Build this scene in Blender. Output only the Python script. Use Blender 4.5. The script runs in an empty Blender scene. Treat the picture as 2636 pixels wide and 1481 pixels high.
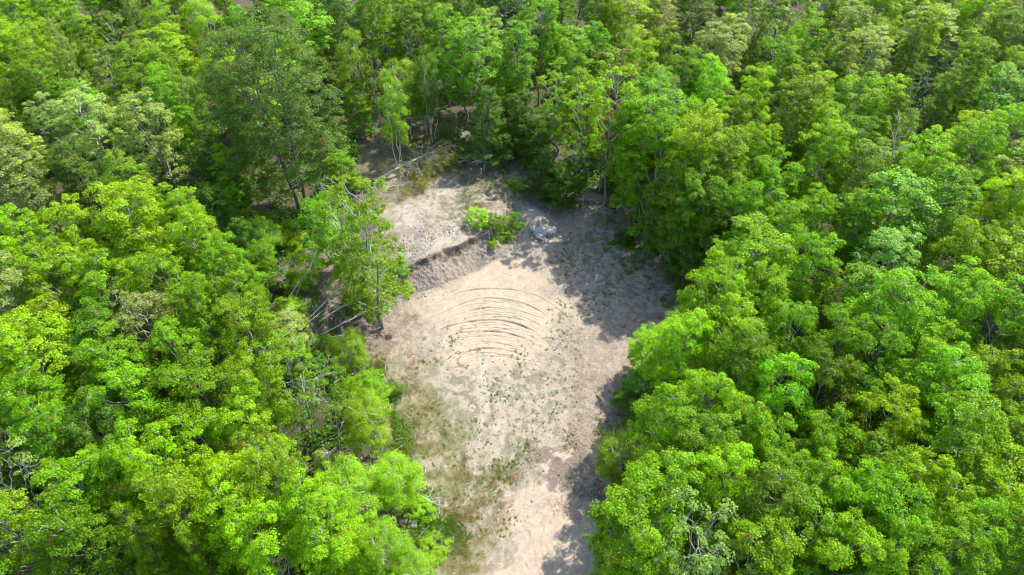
import bpy, math
import numpy as np
from mathutils import Vector, Matrix
R_ = math.radians
S = bpy.context.scene
COL = S.collection
PI = math.pi

# ------------------------------------------------------------------ camera, sky, sun
CAMH, PITCH, FPX = 38.0, 45.0, 1758.0          # metres, degrees below the horizon, focal length in photo pixels
PW, PH = 2636, 1481
cd = bpy.data.cameras.new('camera'); cam = bpy.data.objects.new('camera', cd); COL.objects.link(cam)
cam.location = (0, 0, CAMH); cam.rotation_euler = (R_(90 - PITCH), 0, 0)
cd.sensor_width = 36.0; cd.lens = 36.0 * FPX / PW; cd.clip_end = 2000; cd.clip_start = 0.5
S.camera = cam
SUN_EL, SUN_AZ = 52.0, 46.0                      # azimuth measured from +Y towards +X
w = bpy.data.worlds.new('World'); S.world = w; w.use_nodes = True
nt = w.node_tree; nt.nodes.clear()
sk = nt.nodes.new('ShaderNodeTexSky'); sk.sky_type = 'NISHITA'; sk.sun_disc = False
sk.sun_elevation = R_(SUN_EL); sk.sun_rotation = R_(SUN_AZ)
bg = nt.nodes.new('ShaderNodeBackground'); bg.inputs[1].default_value = 0.15
wo = nt.nodes.new('ShaderNodeOutputWorld')
nt.links.new(sk.outputs[0], bg.inputs[0]); nt.links.new(bg.outputs[0], wo.inputs[0])
sl = bpy.data.lights.new('sun', 'SUN'); sl.energy = 3.0; sl.angle = R_(0.5); sl.color = (1, 0.955, 0.88)
so = bpy.data.objects.new('sun', sl); COL.objects.link(so)
sd = Vector((math.sin(R_(SUN_AZ)) * math.cos(R_(SUN_EL)), math.cos(R_(SUN_AZ)) * math.cos(R_(SUN_EL)), math.sin(R_(SUN_EL))))
so.rotation_euler = sd.to_track_quat('Z', 'Y').to_euler(); so.location = (20, 30, 60)
S.view_settings.view_transform = 'Standard'; S.view_settings.look = 'None'
S.view_settings.exposure = 1.72; S.cycles.filter_width = 1.1; S.view_settings.gamma = 1.0
S.cycles.max_bounces = 5; S.cycles.diffuse_bounces = 3; S.cycles.transmission_bounces = 4; S.cycles.glossy_bounces = 2

# ------------------------------------------------------------------ helpers
def at(px, py, z=0.0):
    """place in the world (x, y) of a point seen at photo pixel px, py that stands z metres above the pit floor"""
    p = R_(PITCH); dx = (px - PW / 2) / FPX; dy = -(py - PH / 2) / FPX
    fwd = np.array([0, math.cos(p), -math.sin(p)]); up = np.array([0, math.sin(p), math.cos(p)])
    d = fwd + up * dy + np.array([1, 0, 0]) * dx
    k = (z - CAMH) / d[2]
    return np.array([d[0] * k, d[1] * k, z])
def pix(x, y, z):
    p = R_(PITCH); dep = y * math.cos(p) - (z - CAMH) * math.sin(p); v = y * math.sin(p) + (z - CAMH) * math.cos(p)
    return PW / 2 + x / dep * FPX, PH / 2 - v / dep * FPX, dep
def vnoise(x, y, sc, seed):
    x = x / sc + seed * 17.31; y = y / sc - seed * 9.77
    xi = np.floor(x).astype(np.int64); yi = np.floor(y).astype(np.int64); fx = x - xi; fy = y - yi
    fx = fx * fx * (3 - 2 * fx); fy = fy * fy * (3 - 2 * fy)
    def h(i, j):
        n = (i * 374761393 + j * 668265263 + seed * 144269) & 0xFFFFFFFF
        n = ((n ^ (n >> 13)) * 1274126177) & 0xFFFFFFFF
        return ((n ^ (n >> 16)) & 0xFFFF) / 65535.0
    return (h(xi, yi) * (1 - fx) + h(xi + 1, yi) * fx) * (1 - fy) + (h(xi, yi + 1) * (1 - fx) + h(xi + 1, yi + 1) * fx) * fy
def fbm(x, y, sc, seed, o=4):
    a, t, n = 1.0, 0.0, 0.0
    for k in range(o):
        t = t + a * vnoise(x, y, sc, seed + k); n += a; a *= 0.5; sc *= 0.47
    return t / n
def sst(a, b, x):
    t = np.clip((x - a) / (b - a), 0, 1); return t * t * (3 - 2 * t)
def mesh_np(name, V, F, mat, n=4, attr=None, smooth=False):
    """mesh from arrays: V (k,3), F (m,n)"""
    me = bpy.data.meshes.new(name); V = np.asarray(V, np.float32); F = np.asarray(F, np.int32)
    me.vertices.add(len(V)); me.vertices.foreach_set('co', V.ravel())
    me.loops.add(F.size); me.loops.foreach_set('vertex_index', F.ravel())
    me.polygons.add(len(F)); me.polygons.foreach_set('loop_start', np.arange(0, F.size, F.shape[1], dtype=np.int32))
    me.polygons.foreach_set('loop_total', np.full(len(F), F.shape[1], np.int32))
    if smooth: me.polygons.foreach_set('use_smooth', np.ones(len(F), bool))
    if attr is not None:
        a = me.color_attributes.new('lc', 'FLOAT_COLOR', 'POINT'); a.data.foreach_set('color', np.asarray(attr, np.float32).ravel())
    me.update(); me.validate(); me.materials.append(mat)
    return me
def obj(name, me, parent=None, loc=None):
    o = bpy.data.objects.new(name, me); COL.objects.link(o)
    if parent is not None: o.parent = parent
    if loc is not None: o.location = loc
    return o
def tag(o, label=None, cat=None, group=None, kind=None):
    for k, v in (('label', label), ('category', cat), ('group', group), ('kind', kind)):
        if v: o[k] = v
    return o
class Tubes:
    def __init__(s): s.V = []; s.F = []; s.n = 0
    def add(s, P, rad, k=5):
        P = np.asarray(P, float); m = len(P); rad = np.broadcast_to(np.asarray(rad, float), (m,))
        T = np.gradient(P, axis=0); T /= np.linalg.norm(T, axis=1)[:, None] + 1e-9
        ref = np.array([0.31, 0.95, 0.05]) if abs(T[0, 2]) > .7 else np.array([0, 0, 1.0])
        U = np.cross(T, ref); U /= np.linalg.norm(U, axis=1)[:, None] + 1e-9; W = np.cross(T, U)
        a = np.arange(k) * 2 * PI / k
        ring = P[:, None] + rad[:, None, None] * (U[:, None] * np.cos(a)[None, :, None] + W[:, None] * np.sin(a)[None, :, None])
        s.V.append(ring.reshape(-1, 3)); i = np.arange(m - 1)[:, None] * k; j = np.arange(k)[None]; j2 = (j + 1) % k
        f = np.stack([i + j, i + j2, i + k + j2, i + k + j], -1).reshape(-1, 4) + s.n
        s.F.append(f); s.n += m * k
    def mesh(s, name, mat): return mesh_np(name, np.vstack(s.V), np.vstack(s.F), mat, smooth=True)
def bend(a, b, rng, sag=0.0, n=6, wob=0.04):
    a = np.asarray(a, float); b = np.asarray(b, float); t = np.linspace(0, 1, n)[:, None]; L = np.linalg.norm(b - a)
    P = a + (b - a) * t; P[:, 2] += sag * L * (4 * t * (1 - t))[:, 0]
    P[1:-1] += rng.normal(0, wob * L, (n - 2, 3)) * .5
    return P
def unit(v): return v / (np.linalg.norm(v, axis=-1, keepdims=True) + 1e-9)
def leaf_quads(C, N, L, W, rng, D=None):
    """leaf-sized folded quads: centres, normals, lengths, widths"""
    n = len(C); D = rng.normal(size=(n, 3)) if D is None else D
    U = unit(D - N * np.sum(D * N, 1)[:, None]); Vv = np.cross(N, U)
    L = np.broadcast_to(L, (n,))[:, None] / 2; W = np.broadcast_to(W, (n,))[:, None] / 2
    V = np.stack([C - U * L, C + Vv * W + N * W * .35, C + U * L, C - Vv * W + N * W * .35], 1).reshape(-1, 3)
    return V, np.arange(n * 4).reshape(n, 4)

# ------------------------------------------------------------------ materials
def newmat(name):
    m = bpy.data.materials.new(name); m.use_nodes = True; t = m.node_tree; t.nodes.clear()
    return m, t, t.nodes.new('ShaderNodeOutputMaterial')
def mixn(t, blend, fac, a, b):
    n = t.nodes.new('ShaderNodeMix'); n.data_type = 'RGBA'; n.blend_type = blend
    if isinstance(fac, (int, float)): n.inputs[0].default_value = fac
    else: t.links.new(fac, n.inputs[0])
    for i, v in ((6, a), (7, b)):
        if isinstance(v, tuple): n.inputs[i].default_value = (*v, 1)
        else: t.links.new(v, n.inputs[i])
    return n.outputs[2]
def leaf_material(name, rough, transl, spec=.5):
    m, t, out = newmat(name); N = t.nodes; K = t.links.new
    oi = N.new('ShaderNodeObjectInfo'); at_ = N.new('ShaderNodeAttribute'); at_.attribute_name = 'lc'
    sp = N.new('ShaderNodeSeparateColor'); K(at_.outputs[0], sp.inputs[0])
    mr = N.new('ShaderNodeMapRange'); mr.inputs[3].default_value = .55; mr.inputs[4].default_value = 1.5; K(sp.outputs[0], mr.inputs[0])
    g = N.new('ShaderNodeCombineColor'); [K(mr.outputs[0], g.inputs[i]) for i in range(3)]
    c = mixn(t, 'MULTIPLY', 1.0, oi.outputs['Color'], g.outputs[0])
    c = mixn(t, 'MIX', sp.outputs[1], c, (.20, .10, .035))
    c = mixn(t, 'MIX', sp.outputs[2], c, (.30, .33, .20))  # blue channel: glints put into the leaf colour as a whitish tone
    p = N.new('ShaderNodeBsdfPrincipled'); K(c, p.inputs['Base Color']); p.inputs['Roughness'].default_value = rough
    p.inputs['Specular IOR Level'].default_value = spec
    tl = N.new('ShaderNodeBsdfTranslucent'); c2 = mixn(t, 'MULTIPLY', 1.0, c, (2.05, 1.7, .3)); K(c2, tl.inputs[0])
    mx = N.new('ShaderNodeMixShader'); mx.inputs[0].default_value = transl
    K(p.outputs[0], mx.inputs[1]); K(tl.outputs[0], mx.inputs[2]); K(mx.outputs[0], out.inputs[0])
    return m
LEAF = leaf_material('leaf', .42, .45, .2); NEEDLE = leaf_material('needle', .6, .3, .2)
def bark_material(name, c1, c2, c3, sc, thr=.5):
    m, t, out = newmat(name); N = t.nodes; K = t.links.new
    tc = N.new('ShaderNodeTexCoord'); mp = N.new('ShaderNodeMapping'); mp.inputs[3].default_value = (1, 1, .35); K(tc.outputs['Object'], mp.inputs[0])
    n1 = N.new('ShaderNodeTexNoise'); n1.inputs['Scale'].default_value = sc; n1.inputs['Detail'].default_value = 4; K(mp.outputs[0], n1.inputs[0])
    r = N.new('ShaderNodeValToRGB'); r.color_ramp.elements[0].position = thr - .12; r.color_ramp.elements[1].position = thr + .08
    r.color_ramp.elements[0].color = (*c1, 1); r.color_ramp.elements[1].color = (*c2, 1); K(n1.outputs[0], r.inputs[0])
    n2 = N.new('ShaderNodeTexNoise'); n2.inputs['Scale'].default_value = 1.1; K(tc.outputs['Object'], n2.inputs[0])
    c = mixn(t, 'MIX', n2.outputs[0], r.outputs[0], c3)
    p = N.new('ShaderNodeBsdfPrincipled'); K(c, p.inputs['Base Color']); p.inputs['Roughness'].default_value = .85
    b = N.new('ShaderNodeBump'); b.inputs[0].default_value = .6; b.inputs[1].default_value = .02; K(n1.outputs[0], b.inputs['Height']); K(b.outputs[0], p.inputs['Normal'])
    K(p.outputs[0], out.inputs[0]); return m
BARK = bark_material('grey_bark', (.10, .08, .065), (.27, .24, .20), (.22, .21, .18), 9)
BIRCH = bark_material('birch_bark', (.12, .10, .09), (.62, .58, .52), (.50, .46, .42), 5, .38)
DARKBARK = bark_material('dark_bark', (.05, .035, .028), (.14, .11, .09), (.11, .095, .08), 9)
DEAD = bark_material('bleached_wood', (.30, .27, .23), (.52, .49, .45), (.42, .40, .37), 12)
BRANCH = bark_material('pale_branch', (.22, .19, .16), (.46, .43, .38), (.36, .34, .30), 8)
def stone_material(name, a, b, c):
    m, t, out = newmat(name); N = t.nodes; K = t.links.new
    tc = N.new('ShaderNodeTexCoord')
    n1 = N.new('ShaderNodeTexNoise'); n1.inputs['Scale'].default_value = 2.2; n1.inputs['Detail'].default_value = 8; K(tc.outputs['Object'], n1.inputs[0])
    r = N.new('ShaderNodeValToRGB'); e = r.color_ramp.elements; e[0].position = .3; e[1].position = .68; e[0].color = (*a, 1); e[1].color = (*b, 1); K(n1.outputs[0], r.inputs[0])
    n2 = N.new('ShaderNodeTexNoise'); n2.inputs['Scale'].default_value = 30; n2.inputs['Detail'].default_value = 5; K(tc.outputs['Object'], n2.inputs[0])
    cc = mixn(t, 'MIX', n2.outputs[0], r.outputs[0], c)
    p = N.new('ShaderNodeBsdfPrincipled'); K(cc, p.inputs['Base Color']); p.inputs['Roughness'].default_value = .8
    bm = N.new('ShaderNodeBump'); bm.inputs[0].default_value = .5; bm.inputs[1].default_value = .04; K(n2.outputs[0], bm.inputs['Height']); K(bm.outputs[0], p.inputs['Normal'])
    K(p.outputs[0], out.inputs[0]); return m
STONE = stone_material('grey_stone', (.19, .185, .18), (.44, .43, .41), (.31, .29, .26))
PALESTONE = stone_material('pale_stone', (.30, .27, .24), (.48, .45, .41), (.36, .33, .29))
def flat_material(name, c, rough=.8, metal=0, vary=.35, sc=14):
    m, t, out = newmat(name); N = t.nodes; K = t.links.new
    tc = N.new('ShaderNodeTexCoord'); n1 = N.new('ShaderNodeTexNoise'); n1.inputs['Scale'].default_value = sc; n1.inputs['Detail'].default_value = 5; K(tc.outputs['Object'], n1.inputs[0])
    cc = mixn(t, 'MIX', n1.outputs[0], tuple(x * (1 - vary) for x in c), tuple(min(1, x * (1 + vary)) for x in c))
    p = N.new('ShaderNodeBsdfPrincipled'); K(cc, p.inputs['Base Color']); p.inputs['Roughness'].default_value = rough; p.inputs['Metallic'].default_value = metal
    K(p.outputs[0], out.inputs[0]); return m
def ground_material():
    m, t, out = newmat('ground_soil'); N = t.nodes; K = t.links.new
    a = N.new('ShaderNodeAttribute'); a.attribute_name = 'lc'
    ge = N.new('ShaderNodeNewGeometry')
    n1 = N.new('ShaderNodeTexNoise'); n1.inputs['Scale'].default_value = 13; n1.inputs['Detail'].default_value = 7; n1.inputs['Roughness'].default_value = .7; K(ge.outputs['Position'], n1.inputs[0])
    r = N.new('ShaderNodeMapRange'); r.inputs[1].default_value = .3; r.inputs[2].default_value = .7; r.inputs[3].default_value = .62; r.inputs[4].default_value = 1.3; K(n1.outputs[0], r.inputs[0])
    n3 = N.new('ShaderNodeTexNoise'); n3.inputs['Scale'].default_value = 1.7; n3.inputs['Detail'].default_value = 3; K(ge.outputs['Position'], n3.inputs[0])
    r3 = N.new('ShaderNodeMapRange'); r3.inputs[1].default_value = .3; r3.inputs[2].default_value = .7; r3.inputs[3].default_value = .9; r3.inputs[4].default_value = 1.08; K(n3.outputs[0], r3.inputs[0])
    # alpha of the attribute: how rough / speckled the surface is
    ml = N.new('ShaderNodeMix'); K(a.outputs['Alpha'], ml.inputs[0]); ml.inputs[2].default_value = 1.0; K(r.outputs[0], ml.inputs[3])
    mm = N.new('ShaderNodeMath'); mm.operation = 'MULTIPLY'; K(ml.outputs[0], mm.inputs[0]); K(r3.outputs[0], mm.inputs[1])
    g = N.new('ShaderNodeCombineColor'); [K(mm.outputs[0], g.inputs[i]) for i in range(3)]
    c = mixn(t, 'MULTIPLY', 1.0, a.outputs[0], g.outputs[0])
    p = N.new('ShaderNodeBsdfPrincipled'); K(c, p.inputs['Base Color']); p.inputs['Roughness'].default_value = .95; p.inputs['Specular IOR Level'].default_value = .1
    n2 = N.new('ShaderNodeTexNoise'); n2.inputs['Scale'].default_value = 26; n2.inputs['Detail'].default_value = 5; K(ge.outputs['Position'], n2.inputs[0])
    b = N.new('ShaderNodeBump'); b.inputs[0].default_value = .8; b.inputs[1].default_value = .03; K(n2.outputs[0], b.inputs['Height']); K(b.outputs[0], p.inputs['Normal'])
    K(p.outputs[0], out.inputs[0]); return m

# ------------------------------------------------------------------ terrain
def poly_dist(x, y, P):
    """unsigned distance to an open polyline, side sign, arclength"""
    best = np.full(x.shape, 1e9); side = np.zeros(x.shape); arc = np.zeros(x.shape); s0 = 0.
    for (ax, ay), (bx, by) in zip(P[:-1], P[1:]):
        ex, ey = bx - ax, by - ay; L = math.hypot(ex, ey); t = np.clip(((x - ax) * ex + (y - ay) * ey) / L ** 2, 0, 1)
        dx, dy = x - ax - t * ex, y - ay - t * ey; d = np.hypot(dx, dy); k = d < best
        best = np.where(k, d, best); side = np.where(k, np.sign(ex * (y - ay) - ey * (x - ax)), side); arc = np.where(k, s0 + t * L, arc); s0 += L
    return best, side, arc
def inpoly(x, y, P):
    r = np.zeros(np.shape(x), bool); n = len(P)
    for i in range(n):
        x1, y1 = P[i]; x2, y2 = P[(i + 1) % n]
        if y1 == y2: continue
        r ^= ((y1 > y) != (y2 > y)) & (x < (x2 - x1) * (y - y1) / (y2 - y1) + x1)
    return r
G0 = lambda *pts: [tuple(at(a, b, 0)[:2]) for a, b in pts]
# foot of the bank round the pit, walked so that the plateau lies on its left
TOE = G0((1075, 1420), (1020, 1180), (955, 980), (940, 880), (1000, 815), (1060, 762), (1130, 737), (1215, 702), (1300, 655), (1345, 600), (1400, 545), (1560, 500), (1800, 560))[::-1]
TOE = [(a, b) for a, b in TOE]
BOULD = at(1378, 582, .3)
ARCS = [  # apex pixel, left end, right end, depth
    ((1285, 743), (1104, 797), (1478, 838), .075, .10), ((1285, 760), (1150, 790), (1372, 778), .035, .06),
    ((1278, 769), (1120, 822), (1425, 835), .075, .10), ((1270, 794), (1130, 830), (1418, 832), .055, .09),
    ((1262, 799), (1170, 812), (1408, 850), .045, .08), ((1250, 825), (1112, 862), (1400, 868), .08, .11),
    ((1245, 843), (1150, 862), (1385, 890), .05, .08), ((1240, 853), (1165, 866), (1390, 895), .07, .10),
    ((1262, 880), (1200, 884), (1360, 893), .04, .07), ((1255, 812), (1225, 815), (1300, 815), .05, .1), ((1290, 900), (1215, 900), (1350, 912), .03, .07),
    ((1290, 832), (1200, 838), (1395, 862), .03, .06), ((1300, 868), (1240, 862), (1370, 882), .04, .06), ((1290, 816), (1240, 818), (1385, 842), .03, .06)]
def circ3(a, b, c):
    (x1, y1), (x2, y2), (x3, y3) = a, b, c
    d = 2 * (x1 * (y2 - y3) + x2 * (y3 - y1) + x3 * (y1 - y2))
    ux = ((x1**2 + y1**2) * (y2 - y3) + (x2**2 + y2**2) * (y3 - y1) + (x3**2 + y3**2) * (y1 - y2)) / d
    uy = ((x1**2 + y1**2) * (x3 - x2) + (x2**2 + y2**2) * (x1 - x3) + (x3**2 + y3**2) * (x2 - x1)) / d
    return ux, uy, math.hypot(x1 - ux, y1 - uy)
def rut(z, x, y, P, wdt, dep, lug=0, seed=3, fade=1.0):
    """press a wheel rut into the height field along a polyline, with a low berm and lug marks"""
    lo = np.min(np.array(P), 0) - 1; hi = np.max(np.array(P), 0) + 1
    k = (x > lo[0]) & (x < hi[0]) & (y > lo[1]) & (y < hi[1])
    if not k.any(): return
    xs, ys = x[k], y[k]; d, s, a = poly_dist(xs, ys, P); L = a.max() + 1e-6
    e = np.clip(np.minimum(a, L - a) / fade, 0, 1) * (.4 + .85 * vnoise(a, a * 0, .8, seed)) * (.8 + .4 * vnoise(x[k] if False else xs, ys, .12, seed + 3))
    if lug == 0:
        prof = -np.exp(-(d / (wdt * .5)) ** 2) * .6 * dep + dep * np.exp(-((d * s - wdt * 1.0) / (wdt * .55)) ** 2)
    else:
        inside = 1 - sst(wdt * .8, wdt, d)
        prof = -dep * .5 * inside + inside * dep * .55 * np.sign(np.sin(2 * PI * (a + .5 * d * 1.0) / lug)) + dep * .5 * np.exp(-((d - wdt * 1.15) / (wdt * .3)) ** 2)
    z[k] += prof * e
def height(x, y, detail=True):
    x = np.asarray(x, float); y = np.asarray(y, float); shp = x.shape; x = x.ravel(); y = y.ravel()
    d, s, a = poly_dist(x, y, TOE); sd_ = -d * s         # TOE runs right to left: plateau on its right
    # how high the bank is along its length, and how steep
    px, py, _ = pix(x, y, 0.8)
    cut = np.clip(1 - np.abs(px - 1170) / 130, 0, 1)
    H = 1.4 * sst(1480, 1290, px) * sst(1300, 900, py) + .15
    wob = (vnoise(x, y, 1.3, 5) - .5) * .8 + (vnoise(x, y, .35, 6) - .5) * .22
    q = sd_ + wob * sst(0, 1.2, sd_)
    slope = np.clip(q / 2.15, 0, 1); wide = sst(0, 4.2, sd_ + wob * 1.5)
    lip = sst(1.72, 1.86, q)
    steep = .72 * np.clip(q / 1.75, 0, 1) + .28 * lip
    near = np.clip(1 - np.abs(px - 1170) / 170, 0, 1); near = sst(0, .5, near)
    z = H * (steep * near + wide * (1 - near))
    z += (fbm(x, y, 9, 11, 3) - .5) * .5 * sst(8, 30, np.hypot(x, y - 34)) + (fbm(x, y, 2.2, 12, 3) - .5) * .10
    bx, by = BOULD[:2]; z += .95 * np.exp(-(((x - bx) / 1.5) ** 2 + ((y - by - .7) / 1.5) ** 2) ** 1.3)
    if detail:
        z += (fbm(x, y, .45, 13, 3) - .5) * .06 * sst(.2, .8, fbm(x, y, 3, 14, 2) * 1.6)
        on = near * (q > .05) * (q < 1.8)               # rills down the sand face
        z += on * ((vnoise(a, q, .13, 21) - .5) * .15 + (vnoise(a, q * .2, .5, 22) - .5) * .14)
        z += (1 - near) * sst(0, .6, sd_) * (1 - sst(3.5, 5, sd_)) * (fbm(x, y, .5, 23, 3) - .5) * .35 * sst(1350, 1250, px) * sst(1100, 900, py)
        ra = np.random.default_rng(8); more = []
        for k in range(40):
            ya = ra.uniform(765, 925); xm = ra.uniform(1235, 1300); hl = ra.uniform(40, 130); hr = ra.uniform(50, 130); dr = 36 / 110 ** 2 * .85
            more.append(((xm, ya), (xm - hl, ya + dr * hl * hl), (xm + hr, ya + dr * hr * hr), ra.uniform(.025, .055), .08))
        for k, (ap, le, ri, dep, wd) in enumerate(ARCS + more):
            A, B, C = (at(*q_)[:2] for q_ in (le, ap, ri)); cx, cy, r = circ3(A, B, C)
            t0 = math.atan2(A[1] - cy, A[0] - cx); t1 = math.atan2(C[1] - cy, C[0] - cx)
            P = [(cx + (r + .05 * math.sin(7 * t + k)) * math.cos(t), cy + (r + .05 * math.sin(7 * t + k)) * math.sin(t)) for t in np.linspace(t0, t1, 26)]
            rut(z, x, y, P, max(.07, wd * .8), dep * 1.25, 0, 30 + k, 1.4)
        for k, (P, wd, dep, lug) in enumerate([
            (G0((1222, 880), (1228, 960), (1225, 1080), (1210, 1200), (1206, 1340), (1200, 1480)), .20, .022, .17),
            (G0((1255, 885), (1262, 990), (1262, 1080)), .18, .022, .17),
            (G0((1398, 1330), (1385, 1400), (1392, 1440), (1408, 1490)), .20, .04, .15),
            (G0((1352, 1358), (1368, 1400), (1380, 1450), (1384, 1500)), .16, .035, .15),
            (G0((1402, 1410), (1425, 1450), (1460, 1490)), .20, .04, .15),
            (G0((1330, 1440), (1345, 1490)), .2, .03, .15),
            (G0((1150, 742), (1240, 712), (1330, 668), (1345, 640)), .07, .03, 0), (G0((1240, 722), (1320, 690), (1360, 668)), .15, .02, .14),
            (G0((1300, 715), (1330, 706)), .10, .06, 0), (G0((1110, 752), (1150, 738)), .06, .04, 0), (G0((1330, 738), (1390, 722)), .12, .02, .14),
            (G0((1350, 1352), (1365, 1346), (1378, 1362)), .09, .06, 0), (G0((1290, 1350), (1286, 1420), (1283, 1480)), .08, .02, 0),
            (G0((1302, 1360), (1300, 1480)), .08, .015, 0), (G0((1120, 583), (1180, 590), (1200, 600)), .06, .05, 0), (G0((1090, 555), (1140, 560)), .06, .05, 0)]):
            rut(z, x, y, P, wd, dep, lug, 60 + k, .5)
        rg = np.random.default_rng(5)                   # footprints across the lower sand
        for k in range(60):
            q_ = at(rg.uniform(1390, 1500), rg.uniform(1290, 1460)); m = (np.abs(x - q_[0]) < .3) & (np.abs(y - q_[1]) < .3)
            z[m] -= .05 * np.exp(-((x[m] - q_[0]) ** 2 + (y[m] - q_[1]) ** 2) / .0049)
    return z.reshape(shp)
def zat(x, y): return float(height(np.array([x]), np.array([y]), False)[0])
def ring_steps(a, b, far, step0):
    o = [b]; s = step0
    while o[-1] < far: s *= 1.22; o.append(o[-1] + s)
    i = [a]; s = step0
    while i[-1] > -far: s *= 1.22; i.append(i[-1] - s)
    return i[::-1], o
l, r = ring_steps(-15.5, 13.5, 420, .07); xs = np.array(l[:-1] + list(np.arange(-15.5, 13.5, .072)) + r)
l, r = ring_steps(14, 62, 420, .07); ys = np.array(l[:-1] + list(np.arange(14, 27.5, .078)) + list(np.arange(27.5, 39.2, .05)) + list(np.arange(39.2, 62, .078)) + r)
X, Y = np.meshgrid(xs, ys); Z = height(X, Y)
def ground_colour(X, Y, Z):
    px, py, _ = pix(X, Y, Z)
    sh = X.shape; c = np.zeros((*sh, 4))
    wx = px + (fbm(X, Y, 1.6, 41, 4) - .5) * 190; wy = py + (fbm(X, Y, 1.6, 47, 4) - .5) * 190
    def reg(P, soft=35, cx=None):
        P = np.array(P, float); b = np.zeros(sh); acc = 0
        for k, (ox, oy) in enumerate([(0, 0), (soft, 0), (-soft, 0), (0, soft), (0, -soft)]):
            b += inpoly(wx + ox, wy + oy, P)
        return b / 5
    def lay(col, m, rough):
        m = m[..., None] if m.ndim == 2 else m
        c[...] = c * (1 - m) + np.array([*col, rough]) * m
    n1 = fbm(X, Y, .35, 51, 3); n2 = fbm(X, Y, 1.1, 55, 4); n3 = fbm(X, Y, .16, 59, 2)
    c[...] = (.150, .118, .086, 1.0)                                     # leaf litter under the trees
    lay((.075, .10, .035), sst(.42, .58, n2) * .85, 1)
    clr = reg([(900, 340), (1150, 335), (1340, 430), (1420, 500), (1560, 520), (1700, 690), (1800, 730), (1780, 900), (1640, 930), (1680, 1100), (1560, 1180), (1620, 1320), (1600, 1600), (1080, 1600), (1080, 1290), (990, 1150), (930, 960), (930, 860), (1040, 700), (1000, 560), (960, 440)])
    lay((.51, .42, .315), clr, .9)                                     # dry sandy dirt
    lay((.33, .27, .21), clr * sst(.44, .6, n1) * .6, 1)
    lay((.54, .47, .375), clr * sst(.52, .62, n2) * .6, .7)
    bankm = reg([(740, 640), (900, 560), (1000, 640), (980, 860), (860, 1000), (760, 900)])
    lay((.30, .235, .185), bankm * .8, 1)
    # top of the clearing: olive turf and straw
    top = reg([(900, 330), (1180, 330), (1330, 430), (1330, 500), (1080, 500), (940, 460)])
    lay((.16, .145, .075), top * .85, 1); lay((.30, .25, .17), top * sst(.5, .6, n2) * .7, 1)
    pl = reg([(1060, 470), (1180, 480), (1260, 540), (1230, 600), (1100, 650), (1040, 640)])
    lay((.58, .50, .405), pl * .95, .8); lay((.27, .235, .19), pl * sst(.52, .62, n1) * .7, 1)
    lay((.19, .19, .08), reg([(1170, 500), (1290, 500), (1270, 590), (1200, 590)]) * sst(.42, .6, n1) * .8, 1)
    # moss and thin grass down the left side
    gr = reg([(930, 900), (1010, 900), (1100, 1000), (1210, 1120), (1260, 1300), (1230, 1600), (1060, 1600), (1040, 1300), (960, 1100)], 50)
    lay((.33, .295, .165), gr * (.25 + .75 * sst(.36, .58, n2)) * .95, 1)
    lay((.19, .19, .06), gr * sst(.50, .62, .5 * n2 + .5 * n1) * .8, 1)
    g2 = reg([(1230, 1150), (1330, 1160), (1330, 1300), (1260, 1380), (1220, 1300)], 40)
    lay((.17, .165, .075), g2 * sst(.44, .58, n1) * .85, 1)
    g3 = reg([(1100, 900), (1250, 900), (1500, 920), (1560, 1000), (1450, 1120), (1250, 1150), (1130, 1050)], 50)
    lay((.26, .245, .165), g3 * sst(.47, .60, n1) * .65, 1)
    lay((.17, .20, .055), clr * sst(.64, .70, n3 * .6 + n2 * .4) * .7, 1)
    # leaf litter drifts on the right
    lt = reg([(1480, 840), (1640, 860), (1660, 1120), (1560, 1180), (1460, 1090), (1500, 980)], 40)
    lay((.40, .32, .265), lt * sst(.35, .55, n1) * .8, 1)
    lt2 = reg([(1340, 1190), (1400, 1150), (1560, 1140), (1590, 1290), (1440, 1290), (1350, 1240)], 25)
    lay((.29, .225, .185), lt2 * sst(.38, .50, fbm(X, Y, .9, 71, 4)), 1)
    lay((.25, .18, .14), reg([(930, 780), (1080, 760), (1060, 860), (960, 900)], 30) * sst(.42, .58, n1) * .7, 1)
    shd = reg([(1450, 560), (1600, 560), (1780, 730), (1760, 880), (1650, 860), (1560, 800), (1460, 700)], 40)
    lay((.27, .21, .165), shd * sst(.40, .60, n1) * .5, 1)  # shade under the right-hand trees put into the colour of the pale sand
    # clean sand: the graded circle, the lower right apron, the wheel track
    sa = reg([(1060, 780), (1190, 700), (1310, 650), (1400, 690), (1470, 830), (1400, 930), (1180, 930), (1100, 860)], 30)
    lay((.61, .49, .355), sa, .4)
    sb = reg([(1300, 1380), (1390, 1240), (1420, 1130), (1500, 1130), (1470, 1230), (1560, 1300), (1560, 1700), (1280, 1700)], 22) * sst(.30, .36, 1 - lt2 * sst(.38, .50, fbm(X, Y, .9, 71, 4)))
    lay((.60, .485, .36), sb, .3)
    d, _, _ = poly_dist(X, Y, G0((1240, 900), (1240, 1080), (1216, 1200), (1210, 1360)))
    lay((.57, .49, .375), (1 - sst(.15, .5 + 0 * d, d + (n2 - .5) * 1.3)) * .8, .4)
    d, _, _ = poly_dist(X, Y, G0((1300, 930), (1290, 1080), (1270, 1200)))
    lay((.55, .48, .37), (1 - sst(.1, .6, d + (n2 - .5) * 1.6)) * .6, .5)
    # the cut bank
    dd, s, a = poly_dist(X, Y, TOE); q = -dd * s; near = sst(0, .4, np.clip(1 - np.abs(px - 1165) / 150, 0, 1)); edge = q + ((vnoise(X, Y, .5, 81) - .5) * .3)
    lay((.43, .345, .265), near * sst(-.05, .1, edge) * (1 - sst(1.85, 1.95, q)), .5)
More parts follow.
